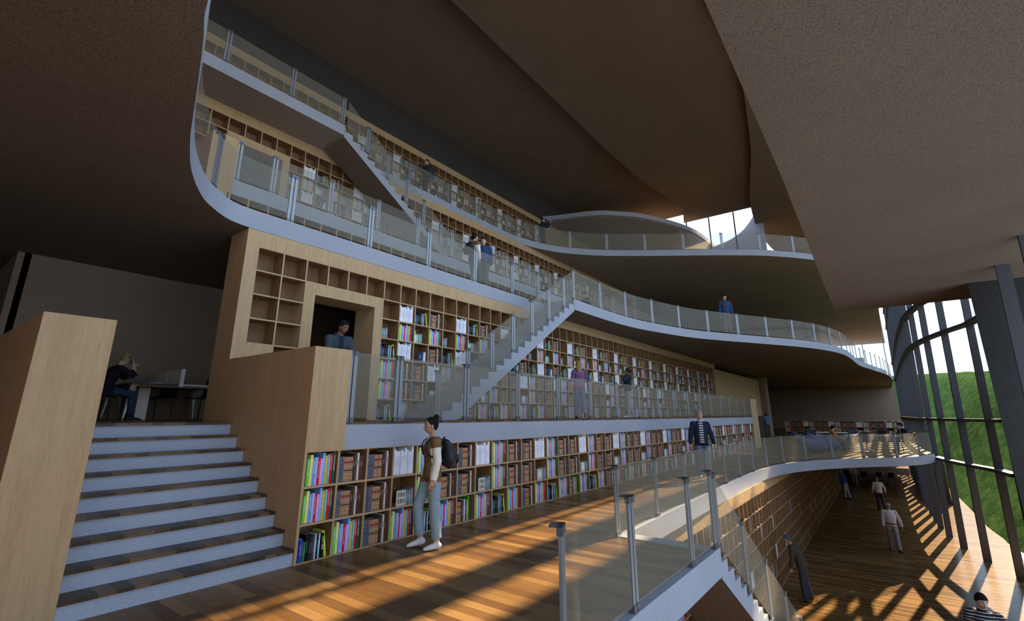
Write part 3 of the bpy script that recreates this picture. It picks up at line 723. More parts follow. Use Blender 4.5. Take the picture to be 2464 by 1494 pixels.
for i in range(nx+1):
    u=i/nx; x=8+20*u+400*u**2.6
    for j in range(ny+1):
        t=j/ny; d=90*t**1.9; y=ed(x)-d
        cap=1.75+.0612*x
        z=min(LOW+.80*d,cap+.0*d); k=LOW+.9*d*(1+max(0,x-35)/50)
        z=-math.log(math.exp(-.55*k)+math.exp(-.55*cap))/.55
        am=min(1,d/1.2); z+=am*(.30*mn.noise(Vector((x*.35,y*.35,0)))+.16*mn.noise(Vector((x*1.1,y*1.1,3)))+.12*mn.noise(Vector((x*2.6,y*2.6,7))))
        vs.append((x,y,z-.03))
fs=[(i*(ny+1)+j,(i+1)*(ny+1)+j,(i+1)*(ny+1)+j+1,i*(ny+1)+j+1) for i in range(nx) for j in range(ny)]
mb.add(vs,fs,0,None,True); o=mb.build('grass',[M['grass']]); o['kind']='stuff'; tag(o,'sunlit green meadow rising outside the glass front','grass')

# ------------------------------------------------------------------ furniture
def rrect(mb,cx,cy,w,d,z0,z1,m=0,r=.05):
    pts=[]
    for sx,sy,a0 in ((1,1,0),(-1,1,90),(-1,-1,180),(1,-1,270)):
        for k in range(4):
            a=R(a0+30*k); pts.append((cx+sx*(w/2-r)+r*math.cos(a),cy+sy*(d/2-r)+r*math.sin(a)))
    n=len(pts); mb.add([(x,y,z0) for x,y in pts]+[(x,y,z1) for x,y in pts],[tuple(reversed(range(n))),tuple(range(n,2*n))]+[(i,(i+1)%n,(i+1)%n+n,i+n) for i in range(n)],m)
def shell_chair(label,loc,rz,group,legm='olive'):
    """four legged chair with a moulded seat and back; faces +x"""
    root=empty('chair',loc,rz); tag(root,label,'chair',group)
    mb=MB(); prof=[(-.22,.46),(-.1,.44),(.1,.44),(.20,.455),(.235,.44)]
    for zz,m in ((0,0),(-.014,1)):
        vs=[]; 
        for x,z in prof:
            for y in (-.21,-.1,.1,.21): vs.append((x,y,z+zz+abs(y)*.06))
        mb.add(vs,[(i*4+j,(i+1)*4+j,(i+1)*4+j+1,i*4+j+1) for i in range(4) for j in range(3)],m,None,True)
    mb.build('seat',[M['blackplastic'],M['woodback']],root)
    mb=MB(); prof=[(-.215,.455),(-.25,.52),(-.275,.66),(-.30,.80),(-.305,.83)]
    for xx,m in ((0,0),(-.014,0)):
        vs=[]
        for x,z in prof:
            for y in (-.20,-.1,.1,.20): vs.append((x+xx-.25*(.2-abs(y))*.5,y,z))
        mb.add(vs,[(i*4+j,(i+1)*4+j,(i+1)*4+j+1,i*4+j+1) for i in range(4) for j in range(3)],m,None,True)
    mb.build('backrest',[M['blackplastic']],root)
    for sx in (-1,1):
        for sy in (-1,1):
            mb=MB(); mb.tube([(sx*.10,sy*.17,.43),(sx*.155,sy*.185,.425),(sx*.18,sy*.195,.39),(sx*.215,sy*.215,0)],.012,8); mb.build('leg',[M[legm]],root)
    return root
def office_chair(label,loc,rz,group):
    root=empty('office_chair',loc,rz); tag(root,label,'chair',group)
    mb=MB(); rrect(mb,.02,0,.47,.48,.43,.48); mb.build('seat',[M['greyseat']],root,bevel=.012)
    mb=MB(); Mx=Matrix.Translation((-.23,0,.46))@Matrix.Rotation(-.22,4,'Y'); mb.obox(Mx,.035,.48,.46); mb.build('backrest',[M['greyseat']],root,bevel=.012)
    for s in (-1,1):
        mb=MB(); mb.tube([(.16,s*.25,.45),(.20,s*.27,.58),(.13,s*.275,.66),(-.14,s*.275,.67),(-.24,s*.26,.62),(-.2,s*.25,.47)],.011,6); mb.build('armrest',[M['chrome']],root)
    mb=MB(); mb.tube([(0,0,.09),(0,0,.43)],[.035,.022],10); mb.build('column',[M['chrome']],root)
    for k in range(4):
        a=k*PI/2+.6; mb=MB(); mb.tube([(0,0,.11),(.16*math.cos(a),.16*math.sin(a),.10),(.33*math.cos(a),.33*math.sin(a),.05),(.345*math.cos(a),.345*math.sin(a),0)],[.022,.018,.014,.016],8); mb.build('base_leg',[M['chrome']],root)
    return root
# study desks behind the stair
dk=empty('bench_desk',(2.95,11.2,MZ1)); tag(dk,'double bench desk with dark and white tops behind the stair','desk')
mb=MB(); mb.box(0,0,.66,.77,1.5,.695); mb.build('desktop',[M['darktop']],dk,bevel=.004)['label']='dark grey desktop'
mb=MB(); mb.box(.86,0,.66,1.63,1.5,.695); mb.build('desktop',[M['white']],dk,bevel=.004)['label']='white desktop'
mb=MB(); mb.box(.0,.02,.625,1.6,.10,.658); mb.box(.0,1.40,.625,1.6,1.48,.658); mb.box(.1,.1,.635,.16,1.4,.658); mb.box(1.45,.1,.635,1.51,1.4,.658); mb.build('under_frame',[M['woodback']],dk)
sc=MB(); sc.box(.79,.0,.66,.835,.75,.99); sc.box(.79,.78,.66,.835,1.5,.99); s_=sc.build('privacy_screen',[M['cream']],dk,bevel=.004)
sc=MB(); sc.box(.778,-.035,.64,.847,.0,.995); sc.build('screen_edge',[M['white']],s_)
for x,y,dx in ((.06,.06,-.07),(1.58,.06,.06),(.06,1.44,-.07),(1.58,1.44,.06)):
    mb=MB(); mb.tube([(x,y,.65),(x+dx*.5,y,.34),(x+dx,y,.06),(x+dx*1.1,y,0)],[.055,.042,.022,.022],10); mb.build('leg',[M['alu']],dk)
mb=MB(); mb.box(.28,.5,0,.47,.9,.63); mb.build('storage_pedestal',[M['cream']],dk,bevel=.004)
mb=MB(); rrect(mb,0,0,.22,.30,0,.012,0,.008); nb=mb.build('notebook',[M['white']],None,(3.38,11.45,MZ1+.6955)); tag(nb,'white notebook lying on the dark bench desktop','notebook')
chA=shell_chair('olive legged chair under the seated woman with a phone',(2.60,11.30,MZ1),.15,'chairs around the bench desk')
dup(chA,(3.72,12.25,MZ1),PI+.5,'olive legged chair seen from the side beyond the bench desk','chairs around the bench desk')
dup(chA,(4.42,11.9,MZ1),PI/2+.4,'olive legged chair partly hidden by the tall bookcase side','chairs around the bench desk')
# meeting area at the end of the main floor
def meeting_table(label,loc,rz,w,d):
    t=empty('meeting_table',loc,rz); tag(t,label,'table','white meeting tables')
    mb=MB(); mb.box(-d/2,-w/2,.70,d/2,w/2,.73); mb.build('tabletop',[M['white']],t,bevel=.004)
    for sx in (-1,1):
        for sy in (-1,1):
            mb=MB(); mb.tube([(sx*(d/2-.1),sy*(w/2-.1),.70),(sx*(d/2-.05),sy*(w/2-.05),0)],[.024,.014],8); mb.build('leg',[M['chrome']],t)
    return t
meeting_table('nearer white meeting table with an open laptop on the main floor',(29.4,.55,0),.0,2.0,.75)
meeting_table('farther white meeting table behind the seated people on the main floor',(32.6,2.4,0),.0,2.4,.8)
oc=office_chair('dark office chair seen from behind at the nearer meeting table',(28.35,.92,0),.1,'office chairs')
dup(oc,(29.4,-.62,0),PI/2+.5,'dark office chair under the person in black','office chairs')
dup(oc,(30.9,1.5,0),PI,'dark office chair between the two meeting tables','office chairs')
dup(oc,(31.2,3.4,0),0.2,'dark office chair behind the navy bean bags','office chairs')
lp=empty('laptop',(29.35,.35,.7305),PI*.9); tag(lp,'open black laptop on the nearer white meeting table','laptop')
mb=MB(); mb.box(-.12,-.17,0,.12,.17,.012); mb.build('keyboard_base',[M['blackplastic']],lp)
mb=MB(); mb.obox(Matrix.Translation((-.12,0,.012))@Matrix.Rotation(-.35,4,'Y'),.008,.34,.23); mb.build('screen',[M['blackplastic']],lp)
def beanbag(label,loc,rz):
    mb=MB(); pts=[(-.78,0,.83),(-.70,0,.74),(-.5,0,.55),(-.2,0,.37),(.1,0,.31),(.42,0,.28),(.62,0,.26),(.70,0,.26)]
    rad=[(.05,.24),(.13,.33),(.20,.39),(.27,.42),(.30,.42),(.275,.40),(.18,.30),(.06,.12)]
    mb.tube(pts,[(a,b) for a,b in rad],16,0,True,1,(0,0,1))
    mb.v=[(x,y,max(0.0,z) if x>-.55 else max(z,.0)) for x,y,z in mb.v]
    mb.tube([(-.35,0,.30),(-.42,0,.12),(-.40,0,0)],[(.2,.33),(.22,.34),(.20,.32)],12,0,True,1,(1,0,0))
    o=mb.build('bean_bag',[M['beanbag']],None,loc,rz); tag(o,label,'bean bag','navy bean bags'); return o
beanbag('navy lounger bean bag nearest the curved glass balustrade',(26.35,2.95,0),-.95)
beanbag('navy lounger bean bag under the person in orange',(28.35,2.62,0),-1.1)
# lower hall desks
def low_desk(label,loc,rz):
    t=empty('study_desk',loc,rz); tag(t,label,'desk','study desks of the lower hall')
    mb=MB(); mb.box(-.8,-.8,.70,.8,.8,.735); mb.build('desktop',[M['darktop']],t)
    mb=MB(); mb.box(-.85,-.8,.62,-.81,.8,1.12); mb.build('privacy_screen',[M['cream']],t)
    mb=MB(); mb.box(-.5,.62,0,.1,.78,.7); mb.build('storage_pedestal',[M['cream']],t)
    for sx in (-1,1):
        mb=MB(); mb.tube([(sx*.7,-.7,.7),(sx*.75,-.72,0)],[.03,.016],8); mb.build('leg',[M['chrome']],t)
    return t
d1=low_desk('study desk with pale screen in the lower hall, second from the bookcase',(50.3,1.75,LOW),0)
dup(d1,(50.3,.05,LOW),0,'study desk with pale screen in the lower hall, nearest the glass front')
dup(d1,(51.0,3.45,LOW),0,'study desk with pale screen in the lower hall, nearest the bookcase')
for k,(x,y,a,lb) in enumerate([(48.9,.45,.2,'black chair on its own in front of the lower desks, nearest the glass front'),(48.85,1.3,.5,'black chair facing the middle lower study desk'),(48.9,2.2,.4,'black chair between the two white shirted men of the lower hall'),(49.0,3.3,.2,'black chair farthest from the glass front among the lower desks')]):
    dup(chA,(x,y,LOW),a,lb,'chairs of the lower hall')
# things on the bridge
dup(chA,(28.2,2.45,F3),2.4,'pale chair standing alone on the curved bridge behind the glass','chairs on the bridge')
cb=empty('cabinet',(45.5,1.2,F3)); tag(cb,'small white cabinet near the far end of the bridge','cabinet')
mb=MB(); mb.box(-.3,-.5,0,.3,.5,.85); mb.build('body',[M['white']],cb); mb=MB(); mb.box(-.32,-.48,.05,-.3,.48,.8); mb.build('door',[M['white']],cb)

# ------------------------------------------------------------------ people
SKIN=[plain('fair skin',(.56,.36,.26),.55),plain('tan skin',(.42,.24,.15),.55),plain('brown skin',(.20,.095,.05),.5),plain('warm skin',(.48,.28,.18),.55)]
LIP=plain('lips',(.33,.12,.09),.5); BROW=plain('brow',(.035,.022,.016),.9); EYEW=plain('eye white',(.42,.40,.38),.3); IRIS=plain('iris',(.02,.013,.01),.2)
def hairmat(n,c): return cloth(n,c,90,.35)
HAIR=dict(black=hairmat('black hair',(.012,.011,.012)),dark=hairmat('dark brown hair',(.03,.02,.015)),grey=hairmat('grey hair',(.22,.22,.23)),white=hairmat('white hair',(.6,.59,.57)),blond=hairmat('blond hair',(.32,.21,.09)),brown=hairmat('brown hair',(.10,.055,.028)),salt=hairmat('dark grey hair',(.075,.075,.08)))
def V3(*a): return Vector(a)
class Src:
    """lofts of the limbs with a material label per vertex"""
    def __init__(s): s.mb=MB(); s.lab=[]
    def loft(s,pts,rad,lab,seg=14,ref=(1,0,0),sub=5):
        P=[Vector(p) for p in pts]; Rr=[r if isinstance(r,(tuple,list)) else (r,r) for r in rad]
        pp=[];rr=[]
        for i in range(len(P)-1):
            for k in range(sub):
                t=k/sub; t2=t*t*(3-2*t)
                pp.append(P[i].lerp(P[i+1],t)); rr.append((Rr[i][0]+(Rr[i+1][0]-Rr[i][0])*t2,Rr[i][1]+(Rr[i+1][1]-Rr[i][1])*t2))
        pp.append(P[-1]); rr.append(Rr[-1])
        n0=len(s.mb.v); s.mb.tube(pp,rr,seg,0,True,1,ref); s.lab+= [lab]*(len(s.mb.v)-n0)
    def ball(s,c,r,lab,seg=14,ring=9):
        n0=len(s.mb.v); s.mb.ball(c,r,0,seg,ring); s.lab+=[lab]*(len(s.mb.v)-n0)
def rotv(v,pitch=0,yaw=0,roll=0):
    return Matrix.Rotation(yaw,3,'Z')@(Matrix.Rotation(pitch,3,'Y')@(Matrix.Rotation(roll,3,'X')@Vector(v)))
def sstep(a,b,x): t=max(0,min(1,(x-a)/(b-a))); return t*t*(3-2*t)
def head_geo(mb,C,Rm,s,mats,beard=False,na=30,ne=22,female=False):
    """mats: index of skin, lip, brow, eye white, iris, beard"""
    sk,lp,br,ew,ir,bd=mats; vs=[];loc=[]
    for i in range(ne+1):
        e=-PI/2+PI*i/ne
        for k in range(na):
            u=2*PI*k/na-PI; a=u-.45*math.sin(u)
            dx,dy,dz=math.cos(e)*math.cos(a),math.cos(e)*math.sin(a),math.sin(e)
            z=.118*dz; kk=sstep(.0,-.112,z); x=(.098 if dx<0 else .090)*dx; y=.076*dy
            y*=1-(.34 if female else .27)*kk
            if dx<0: x*=1-.5*kk; x*=1+.06*max(0,dz)
            else: x+=.016*kk*dx+ .010*dx*sstep(-.078,-.098,z)
            if dx>.2:
                x=min(x,.088+.004*dx) if z>-.06 else x
                nz=max(0,1-abs((z+.030)/.046)) if z<-.030 else max(0,1-(z+.030)/.052)
                x+=.026*math.exp(-(y/.0125)**2)*nz
                x-=.010*math.exp(-((abs(y)-.031)/.015)**2-((z-.002)/.013)**2)
                x+=.006*math.exp(-((z-.026)/.011)**2)*(1 if abs(y)<.055 else 0)
                x+=.004*math.exp(-(y/.024)**2-((z+.068)/.010)**2)
                x-=.004*math.exp(-(y/.02)**2-((z+.088)/.007)**2)
            loc.append((x,y,z)); vs.append(tuple(C+Rm@(Vector((x,y,z))*s)))
    o=len(mb.v)
    for i in range(ne):
        for k in range(na):
            f=(i*na+k,i*na+(k+1)%na,(i+1)*na+(k+1)%na,(i+1)*na+k)
            cx=sum(loc[q][0] for q in f)/4; cy_=sum(loc[q][1] for q in f)/4; cz=sum(loc[q][2] for q in f)/4
            m=sk
            if cx>.05:
                if abs(cy_)<.025 and -.078<cz<-.060: m=lp
                elif .014<abs(cy_)<.052 and .018<cz<.030: m=br
                elif beard==1 and (cz<-.078 or (cz<-.045 and abs(cy_)>.030)): m=bd
                elif beard==2 and cz<-.088 and abs(cy_)<.026: m=bd
            mb.f.append(tuple(q+o for q in f)); mb.m.append(m); mb.c.append(None); mb.sm.append(True)
    mb.v.extend(vs)
    def eb(p,r,m,sg=8,rg=6):
        n0=len(mb.v); mb.ball((0,0,0),r,m,sg,rg)
        for q in range(n0,len(mb.v)): mb.v[q]=tuple(C+Rm@((Vector(mb.v[q])+Vector(p))*s))
    for sd in (-1,1):
        eb((.0775,sd*.030,.002),(.0065,.0125,.0052),ew); eb((.0815,sd*.030,.002),(.0036,.0055,.0052),ir)
        eb((-.008,sd*.077,-.012),(.018,.010,.032),sk)
def hair_geo(mb,C,Rm,s,style,na=30,ne=20):
    off=dict(short=.013,tight=.008,bun=.0065,ponytail=.012,long=.017,puffy=.026,fringe=.010,bald=.007)[style]
    vs=[]
    def hl(a):
        a=abs(a)
        pts={'short':[(0,.062),(.6,.06),(1.0,.035),(1.45,-.005),(1.75,-.03),(2.4,-.075),(PI,-.085)],'tight':[(0,.062),(.8,.055),(1.1,.03),(1.5,.0),(2.0,-.03),(PI,-.07)],
             'bun':[(0,.082),(.6,.074),(1.0,.05),(1.4,.012),(1.75,-.02),(2.2,-.06),(PI,-.08)],'ponytail':[(0,.075),(.7,.06),(1.2,.02),(1.6,-.01),(2.2,-.06),(PI,-.08)],
             'long':[(0,.07),(.7,.055),(1.1,.0),(1.5,-.08),(2.2,-.11),(PI,-.115)],'puffy':[(0,.035),(.6,.03),(1.0,.015),(1.45,-.02),(2.2,-.075),(PI,-.085)],
             'fringe':[(0,.045),(.6,.05),(1.0,.03),(1.45,-.005),(2.2,-.07),(PI,-.08)],'bald':[(0,.3),(1.15,.3),(1.3,.02),(1.75,-.03),(2.4,-.07),(PI,-.08)]}[style]
        for (p,q),(r_,t) in zip(pts,pts[1:]):
            if p<=a<=r_: return q+(t-q)*(a-p)/(r_-p)
        return pts[-1][1]
    for i in range(ne+1):
        e=-PI/2+PI*i/ne
        for k in range(na):
            a=2*PI*k/na-PI; dx,dy,dz=math.cos(e)*math.cos(a),math.cos(e)*math.sin(a),math.sin(e)
            z=.118*dz; h=hl(a); top=.3 if style!='bald' else .06
            g=sstep(h-.012,h+.006,z)*(1-sstep(top,top+.02,z) if style=='bald' else 1)
            f=-.016+(off+.016)*g
            kk=sstep(.0,-.112,z)
            x=(.098 if dx<0 else .090)*dx; y=.076*dy*(1-.27*kk)
            if dx<0: x*=1-.40*kk; x*=1+.06*max(0,dz)
            wob=.0035*mn.noise(Vector((dx*5,dy*5,dz*9)))*g
            vs.append(tuple(C+Rm@(Vector((x+dx*(f+wob),y+dy*(f+wob),z+dz*(f+wob)))*s)))
    mb.add(vs,[(i*na+k,i*na+(k+1)%na,(i+1)*na+(k+1)%na,(i+1)*na+k) for i in range(ne) for k in range(na)],0,None,True)
    def eb(p,r):
        n0=len(mb.v); mb.ball((0,0,0),r,0,12,9)
        for q in range(n0,len(mb.v)): mb.v[q]=tuple(C+Rm@((Vector(mb.v[q])+Vector(p))*s))
    if style=='bun': eb((-.075,0,.115),(.040,.044,.038)); eb((-.07,0,.085),(.028,.03,.03))
    if style=='ponytail': eb((-.115,0,.03),(.042,.04,.036))
    if style=='long':
        pts=[C+Rm@(Vector(p)*s) for p in [(-.05,0,.03),(-.095,0,-.06),(-.105,0,-.15),(-.09,0,-.25),(-.075,0,-.30)]]
        mb.tube(pts,[(.07*s,.08*s),(.05*s,.088*s),(.045*s,.085*s),(.035*s,.065*s),(.012*s,.03*s)],14,0,True,1,tuple(Rm@Vector((1,0,0))))
def hand_geo(mb,W,d,palm,s,m,side,curl=.35,grip=None):
    """W wrist, d direction of the hand, palm = outward palm normal; side +1 when the thumb lies along palm x d"""
    d=d.normalized(); palm=(palm-d*palm.dot(d)).normalized(); lat=d.cross(palm)*side
    L=.085*s
    mb.tube([W-d*.02*s,W+d*.02*s,W+d*.055*s,W+d*L],[(.019*s,.024*s),(.016*s,.034*s),(.015*s,.040*s),(.012*s,.038*s)],10,m,True,1,tuple(palm))
    for i,(o,l) in enumerate([(.028,.068),(.0095,.076),(-.0095,.070),(-.027,.054)]):
        p=W+d*(L-.008*s)+lat*(o*s); ang=curl; q=[p]; dd=d.copy()
        for seg in (.45,.32,.26):
            ang_=curl*(.8 if seg==.45 else 1.3)
            dd=(Matrix.Rotation(ang_,3,d.cross(palm).normalized())@dd) if True else dd
            p=p+dd*(l*seg*s); q.append(p)
        mb.tube(q,[.0092*s,.0088*s,.008*s,.0062*s],8,m,True,1,tuple(palm))
    p=W+d*.022*s+lat*.026*s; dd=(d*.62+lat*.72+palm*.30).normalized(); q=[p,p+dd*.03*s]
    dd=(d*.85+lat*.32+palm*.40).normalized(); q.append(q[-1]+dd*.027*s); q.append(q[-1]+dd*.02*s)
    mb.tube(q,[.013*s,.0115*s,.0095*s,.007*s],8,m,True,1,tuple(palm))
ARM0=((.05,.13,-1),(.16,.02,-1))
def person(label,loc,face,H=1.75,skin=1,hair='black',style='short',top=None,bottom=None,shoe=None,female=False,
           lean=0,armL=ARM0,armR=ARM0,legL=(0,0),legR=(0,0),head=(0,0),sleeve=1.0,pelvis=None,vox=.015,beard=None,belly=0,
           jacket=0,sleevemat=None,inner=None,innerw=.045,footp=(0,0),cuff=0,belt=None,loose=1.0,collar=None,hood=False,glasses=False,hands=(.35,.35),paint=None,sock=None,twist=0,group=None,stance=0,palmL=None,palmR=None,ear=True):
    s=H/1.75; S=Src(); f=.92 if female else 1.0
    # skeleton; x forward, y left
    th,sh,ah=.44,.42,.085
    def leg(sd,a):
        hip=V3(0,sd*.088,0)
        p,k=R(a[0]),R(a[1]); ab=R(a[2]) if len(a)>2 else 0
        kn=hip+rotv((0,sd*math.sin(ab)*th,-th),-p); an=kn+rotv((0,sd*math.sin(ab)*sh*.6,-sh),-(p-k)); return hip,kn,an,p-k
    LL=leg(1,legL); LR=leg(-1,legR)
    if pelvis is None:
        lo=min(min(q[2].z-ah*math.cos(q[3]*.5)-(max(0,-math.sin(R(fp)))*.12) for q,fp in ((LL,footp[0]),(LR,footp[1]))),-.5); pz=-lo
    else: pz=pelvis/s
    O=V3(0,0,pz); la=R(lean)
    def sp(t,dx=0,dy=0): # point on the spine
        l=t*.52; bend=la*(.45+.55*t)
        return O+V3(math.sin(bend)*l+dx*math.cos(bend),dy,math.cos(bend)*l-dx*math.sin(bend))
    T,B,K,SH,SL,IN,SO='top bottom skin shoe sleeve inner sock'.split()
    if sleevemat is None: SL='top'
    g=loose; j=jacket
    w=dict(h=.166 if female else .160,wa=.128 if female else .148,ch=.150 if female else .172,shd=.135 if female else .155)
    wa=w['wa']+belly*.5; ref=tuple(rotv((1,0,0),la*.5))
    S.loft([sp(-.16),sp(-.06),sp(.06),sp(.14)],[(.085,.10),(.112*f,w['h']*.96),(.115*f,w['h']),(.110*f+belly*.3,w['h']*.95)],B,18,ref)
    S.loft([sp(.04-j*.12),sp(.12),sp(.30,belly*.4),sp(.5,belly*.35),sp(.70),sp(.84),sp(.92),sp(.985,-.01)],
           [(.118*f+.012*g+belly*.3,w['h']+.012*g),(.112*f+.012*g+belly*.5,w['h']*.97+.012*g),(.098*f+.014*g+belly,wa+.014*g),(.105*f+.014*g+belly*.7,(wa+w['ch'])/2+.014*g),(.118*f+.012*g+(.012 if female else 0),w['ch']+.012*g),(.104*f+.01*g,w['ch']+.006*g),(.080*f+.008,w['shd']*.86),(.058,.072)],T,20,ref)
    # neck and head
    nb=sp(.97,-.012); hy,hp=R(head[0]),R(head[1])
    Rm=Matrix.Rotation(hy,3,'Z')@Matrix.Rotation(la*.75+hp,3,'Y'); C=nb+Vector(rotv((0,0,1),la*.8+hp*.35,hy))*.155+rotv((.028,0,0),0,hy)
    S.loft([sp(.90,-.01),nb,C+Rm@V3(-.022,0,-.06),C+Rm@V3(-.018,0,-.02)],[(.05*f,.055*f),(.052*f,.053*f),(.052*f,.052*f),(.05,.05)],K,12,(1,0,0))
    if collar: S.loft([sp(.925,-.012),sp(.985,-.006),sp(1.03,.0)],[(.072,.082),(.066,.070),(.062,.064)],'collar',14,ref,3)
    if hood: S.loft([sp(.86,-.06),sp(.93,-.085),sp(1.0,-.06),sp(1.03,-.02)],[(.05,.11),(.055,.105),(.045,.09),(.03,.075)],T,14,ref,3)
    # arms
    hand=[]; arms=[]
    for sd,A,hd,pm in ((1,armL,hands[0],palmL),(-1,armR,hands[1],palmR)):
        shp=sp(.86,-.005,sd*(w['ch']+.008)); tw=Matrix.Rotation(la,3,'Y')
        u=Vector((A[0][0],sd*A[0][1],A[0][2])).normalized(); fo=Vector((A[1][0],sd*A[1][1],A[1][2])).normalized()
        el=shp+u*(.285*f**.5); wr=el+fo*(.25*f**.5); e=.010*g
        c0=sp(.84,-.005,sd*w['ch']*.62); arms.append((shp,el,wr))
        ra=[.066*f+e*.5,.062*f+e,.052*f+e,.046*f+e]
        S.loft([c0,shp,shp.lerp(el,.30)],ra[:3],T,14,(1,0,.2))
        S.loft([shp.lerp(el,.25),shp.lerp(el,.6),el],[ra[2],ra[2]*.95,ra[3]],SL if sleeve>.3 else K,14,(1,0,.2))
        ls=SL if sleeve>.9 else K; le=e if sleeve>.9 else 0
        S.loft([el-u*.01,el.lerp(wr,.3),wr],[.046*f+le,.043*f+le,.030*f+le*1.1],ls,12,(1,0,.2))
        if sleeve<=.9: S.loft([shp.lerp(el,.55),el,el.lerp(wr,.02+.3*max(0,sleeve-.5))],[.052*f+e,.05*f+e,.05*f+e],SL if sleeve>.5 else K,12,(1,0,.2))
        pn=Vector(pm) if pm else Vector((0,-sd,0))-fo*Vector((0,-sd,0)).dot(fo)
        if pn.length<.2: pn=V3(0,0,-1)
        hand.append((wr,fo,pn,sd,hd))
    # legs and shoes
    for sd,q,fp in ((1,LL,footp[0]),(-1,LR,footp[1])):
        hip,kn,an,pit=[(O+v if isinstance(v,Vector) else v) for v in q]
        e=.010*g; ce=an.lerp(kn,cuff)
        S.loft([hip+V3(0,-sd*.01,.03),hip.lerp(kn,.25),kn,kn.lerp(an,.3),ce],[(.092,.088),(.082+e,.080+e),(.060+e,.060+e),(.056+e*1.4,.055+e*1.4),(.046+e*1.8,.046+e*1.8)],B,14,(1,0,.3),6)
        if cuff: S.loft([kn.lerp(an,.6),an],[.042,.036],K,10,(1,0,.3))
        if sock: S.loft([an.lerp(kn,.10),an+V3(0,0,-.03)],[.041,.041],SO,10,(1,0,.3),3)
        a=R(fp); fd=rotv((1,0,0),-a,sd*.12); up=rotv((0,0,1),-a)
        hl=an+up*(-ah+.012); b=an+up*(-ah)
        S.loft([b+fd*(-.062)+up*.035,b+fd*(-.045)+up*.042,b+fd*.03+up*.046,b+fd*.10+up*.036,b+fd*.165+up*.026,b+fd*.195+up*.022],[(.026,.026),(.040,.036),(.044,.038),(.034,.043),(.024,.040),(.012,.022)],SH,14,tuple(up),4)
        S.loft([an+up*.01,an+up*(-.045)],[.041,.043],SH if not sock else SO,12,(1,0,0),3)
    # one continuous skin
    me=S.mb.mesh('tmp',[M['white']]); to=bpy.data.objects.new('tmp',me); COL.objects.link(to)
    rm=to.modifiers.new('r','REMESH'); rm.mode='VOXEL'; rm.voxel_size=vox/s; rm.use_smooth_shade=True
    sm=to.modifiers.new('s','SMOOTH'); sm.factor=.5; sm.iterations=4 if vox<.012 else 2
    bpy.context.view_layer.update()
    ev=bpy.data.meshes.new_from_object(to.evaluated_get(bpy.context.evaluated_depsgraph_get())); bpy.data.objects.remove(to)
    kd=kdtree.KDTree(len(S.mb.v))
    for i,v in enumerate(S.mb.v): kd.insert(v,i)
    kd.balance()
    names=[T,B,K,SH,'sleeve','inner','sock','collar','lip','brow','eyew','iris','beard','belt','extra']
    mats=[top,bottom,SKIN[skin],shoe or M['blackplastic'],sleevemat or top,inner or M['white'],sock or M['white'],collar or M['white'],LIP,BROW,EYEW,IRIS,HAIR[beard] if beard else BROW,M['blackplastic'],M['txtr']]
    F=MB(); F.v=[tuple(v.co) for v in ev.vertices]
    ib=la
    for p in ev.polygons:
        c=p.center; lb=S.lab[kd.find(c)[1]]
        if lb==T and inner:
            l=(Vector(c)-O); l=rotv(l,-la*.8)
            if l.x>.035 and abs(l.y)<innerw*(1 if l.z<.36 else max(.2,1)) : lb=IN
        if lb==T and belt:
            l=Vector(c)-O
            if l.z<.055 and abs(l.y)<.178: lb='belt'
        if lb in (T,B) and pelvis is None or (lb in (T,B) and abs(c.x)<.11):
            l=rotv(Vector(c)-O,-la*.4)
            if -.24<l.z<.16 and abs(l.y)<.2: lb=T if l.z>-.035-.075*j else B
        if lb in (T,K,'sleeve'):
            for a0,a1,a2 in arms:
                ax=a1-a0; t=(Vector(c)-a0).dot(ax)/ax.length_squared
                if .12<t<1.02 and (a0+ax*t-Vector(c)).length<.088:
                    if sleeve>.9: lb=T if (t<.30 or not sleevemat) else 'sleeve'
                    elif sleeve<.5: lb=T if t<sleeve*1.5 else K
                    else: lb=T
                fx=a2-a1; t2=(Vector(c)-a1).dot(fx)/fx.length_squared
                if .05<t2<1.1 and (a1+fx*t2-Vector(c)).length<.07 and t>.9:
                    lb=('sleeve' if sleevemat else T) if sleeve>.9 else (K if t2>.02+.6*max(0,sleeve-.5) else T)
        if paint:
            r=paint(Vector(c)-O,lb)
            if r: lb=r
        F.f.append(tuple(p.vertices)); F.m.append(names.index(lb)); F.c.append(None); F.sm.append(True)
    adj={}
    for i,fc in enumerate(F.f):
        for a,b in zip(fc,fc[1:]+fc[:1]): adj.setdefault((min(a,b),max(a,b)),[]).append(i)
    nb_=[[] for _ in F.f]
    for q in adj.values():
        if len(q)==2: nb_[q[0]].append(q[1]); nb_[q[1]].append(q[0])
    for it in range(5):
        new=list(F.m)
        for i,q in enumerate(nb_):
            ms=[F.m[k] for k in q]
            for mm in set(ms):
                if mm!=F.m[i] and ms.count(mm)>=3: new[i]=mm
        F.m=new
    bpy.data.meshes.remove(ev)
    hi=vox<.012
    head_geo(F,C,Rm,1.0,(2,8,9,10,11,12),0 if not beard else (1 if beard=='white' else 2),44 if hi else 30,34 if hi else 22,female)
    for wr,fo,pn,sd,hd in hand: hand_geo(F,wr,fo,pn,1.0*f**.5,2,sd,hd)
    Mx=Matrix.Scale(s,4)
    o=link('person',F.mesh('person',mats,Mx),None,loc,R(face)); tag(o,label,'person',group)
    if style:
        hm=MB(); hair_geo(hm,C,Rm,1.0,style,40 if hi else 28,30 if hi else 18); link('hair',hm.mesh('hair',[HAIR[hair]],Mx),o)
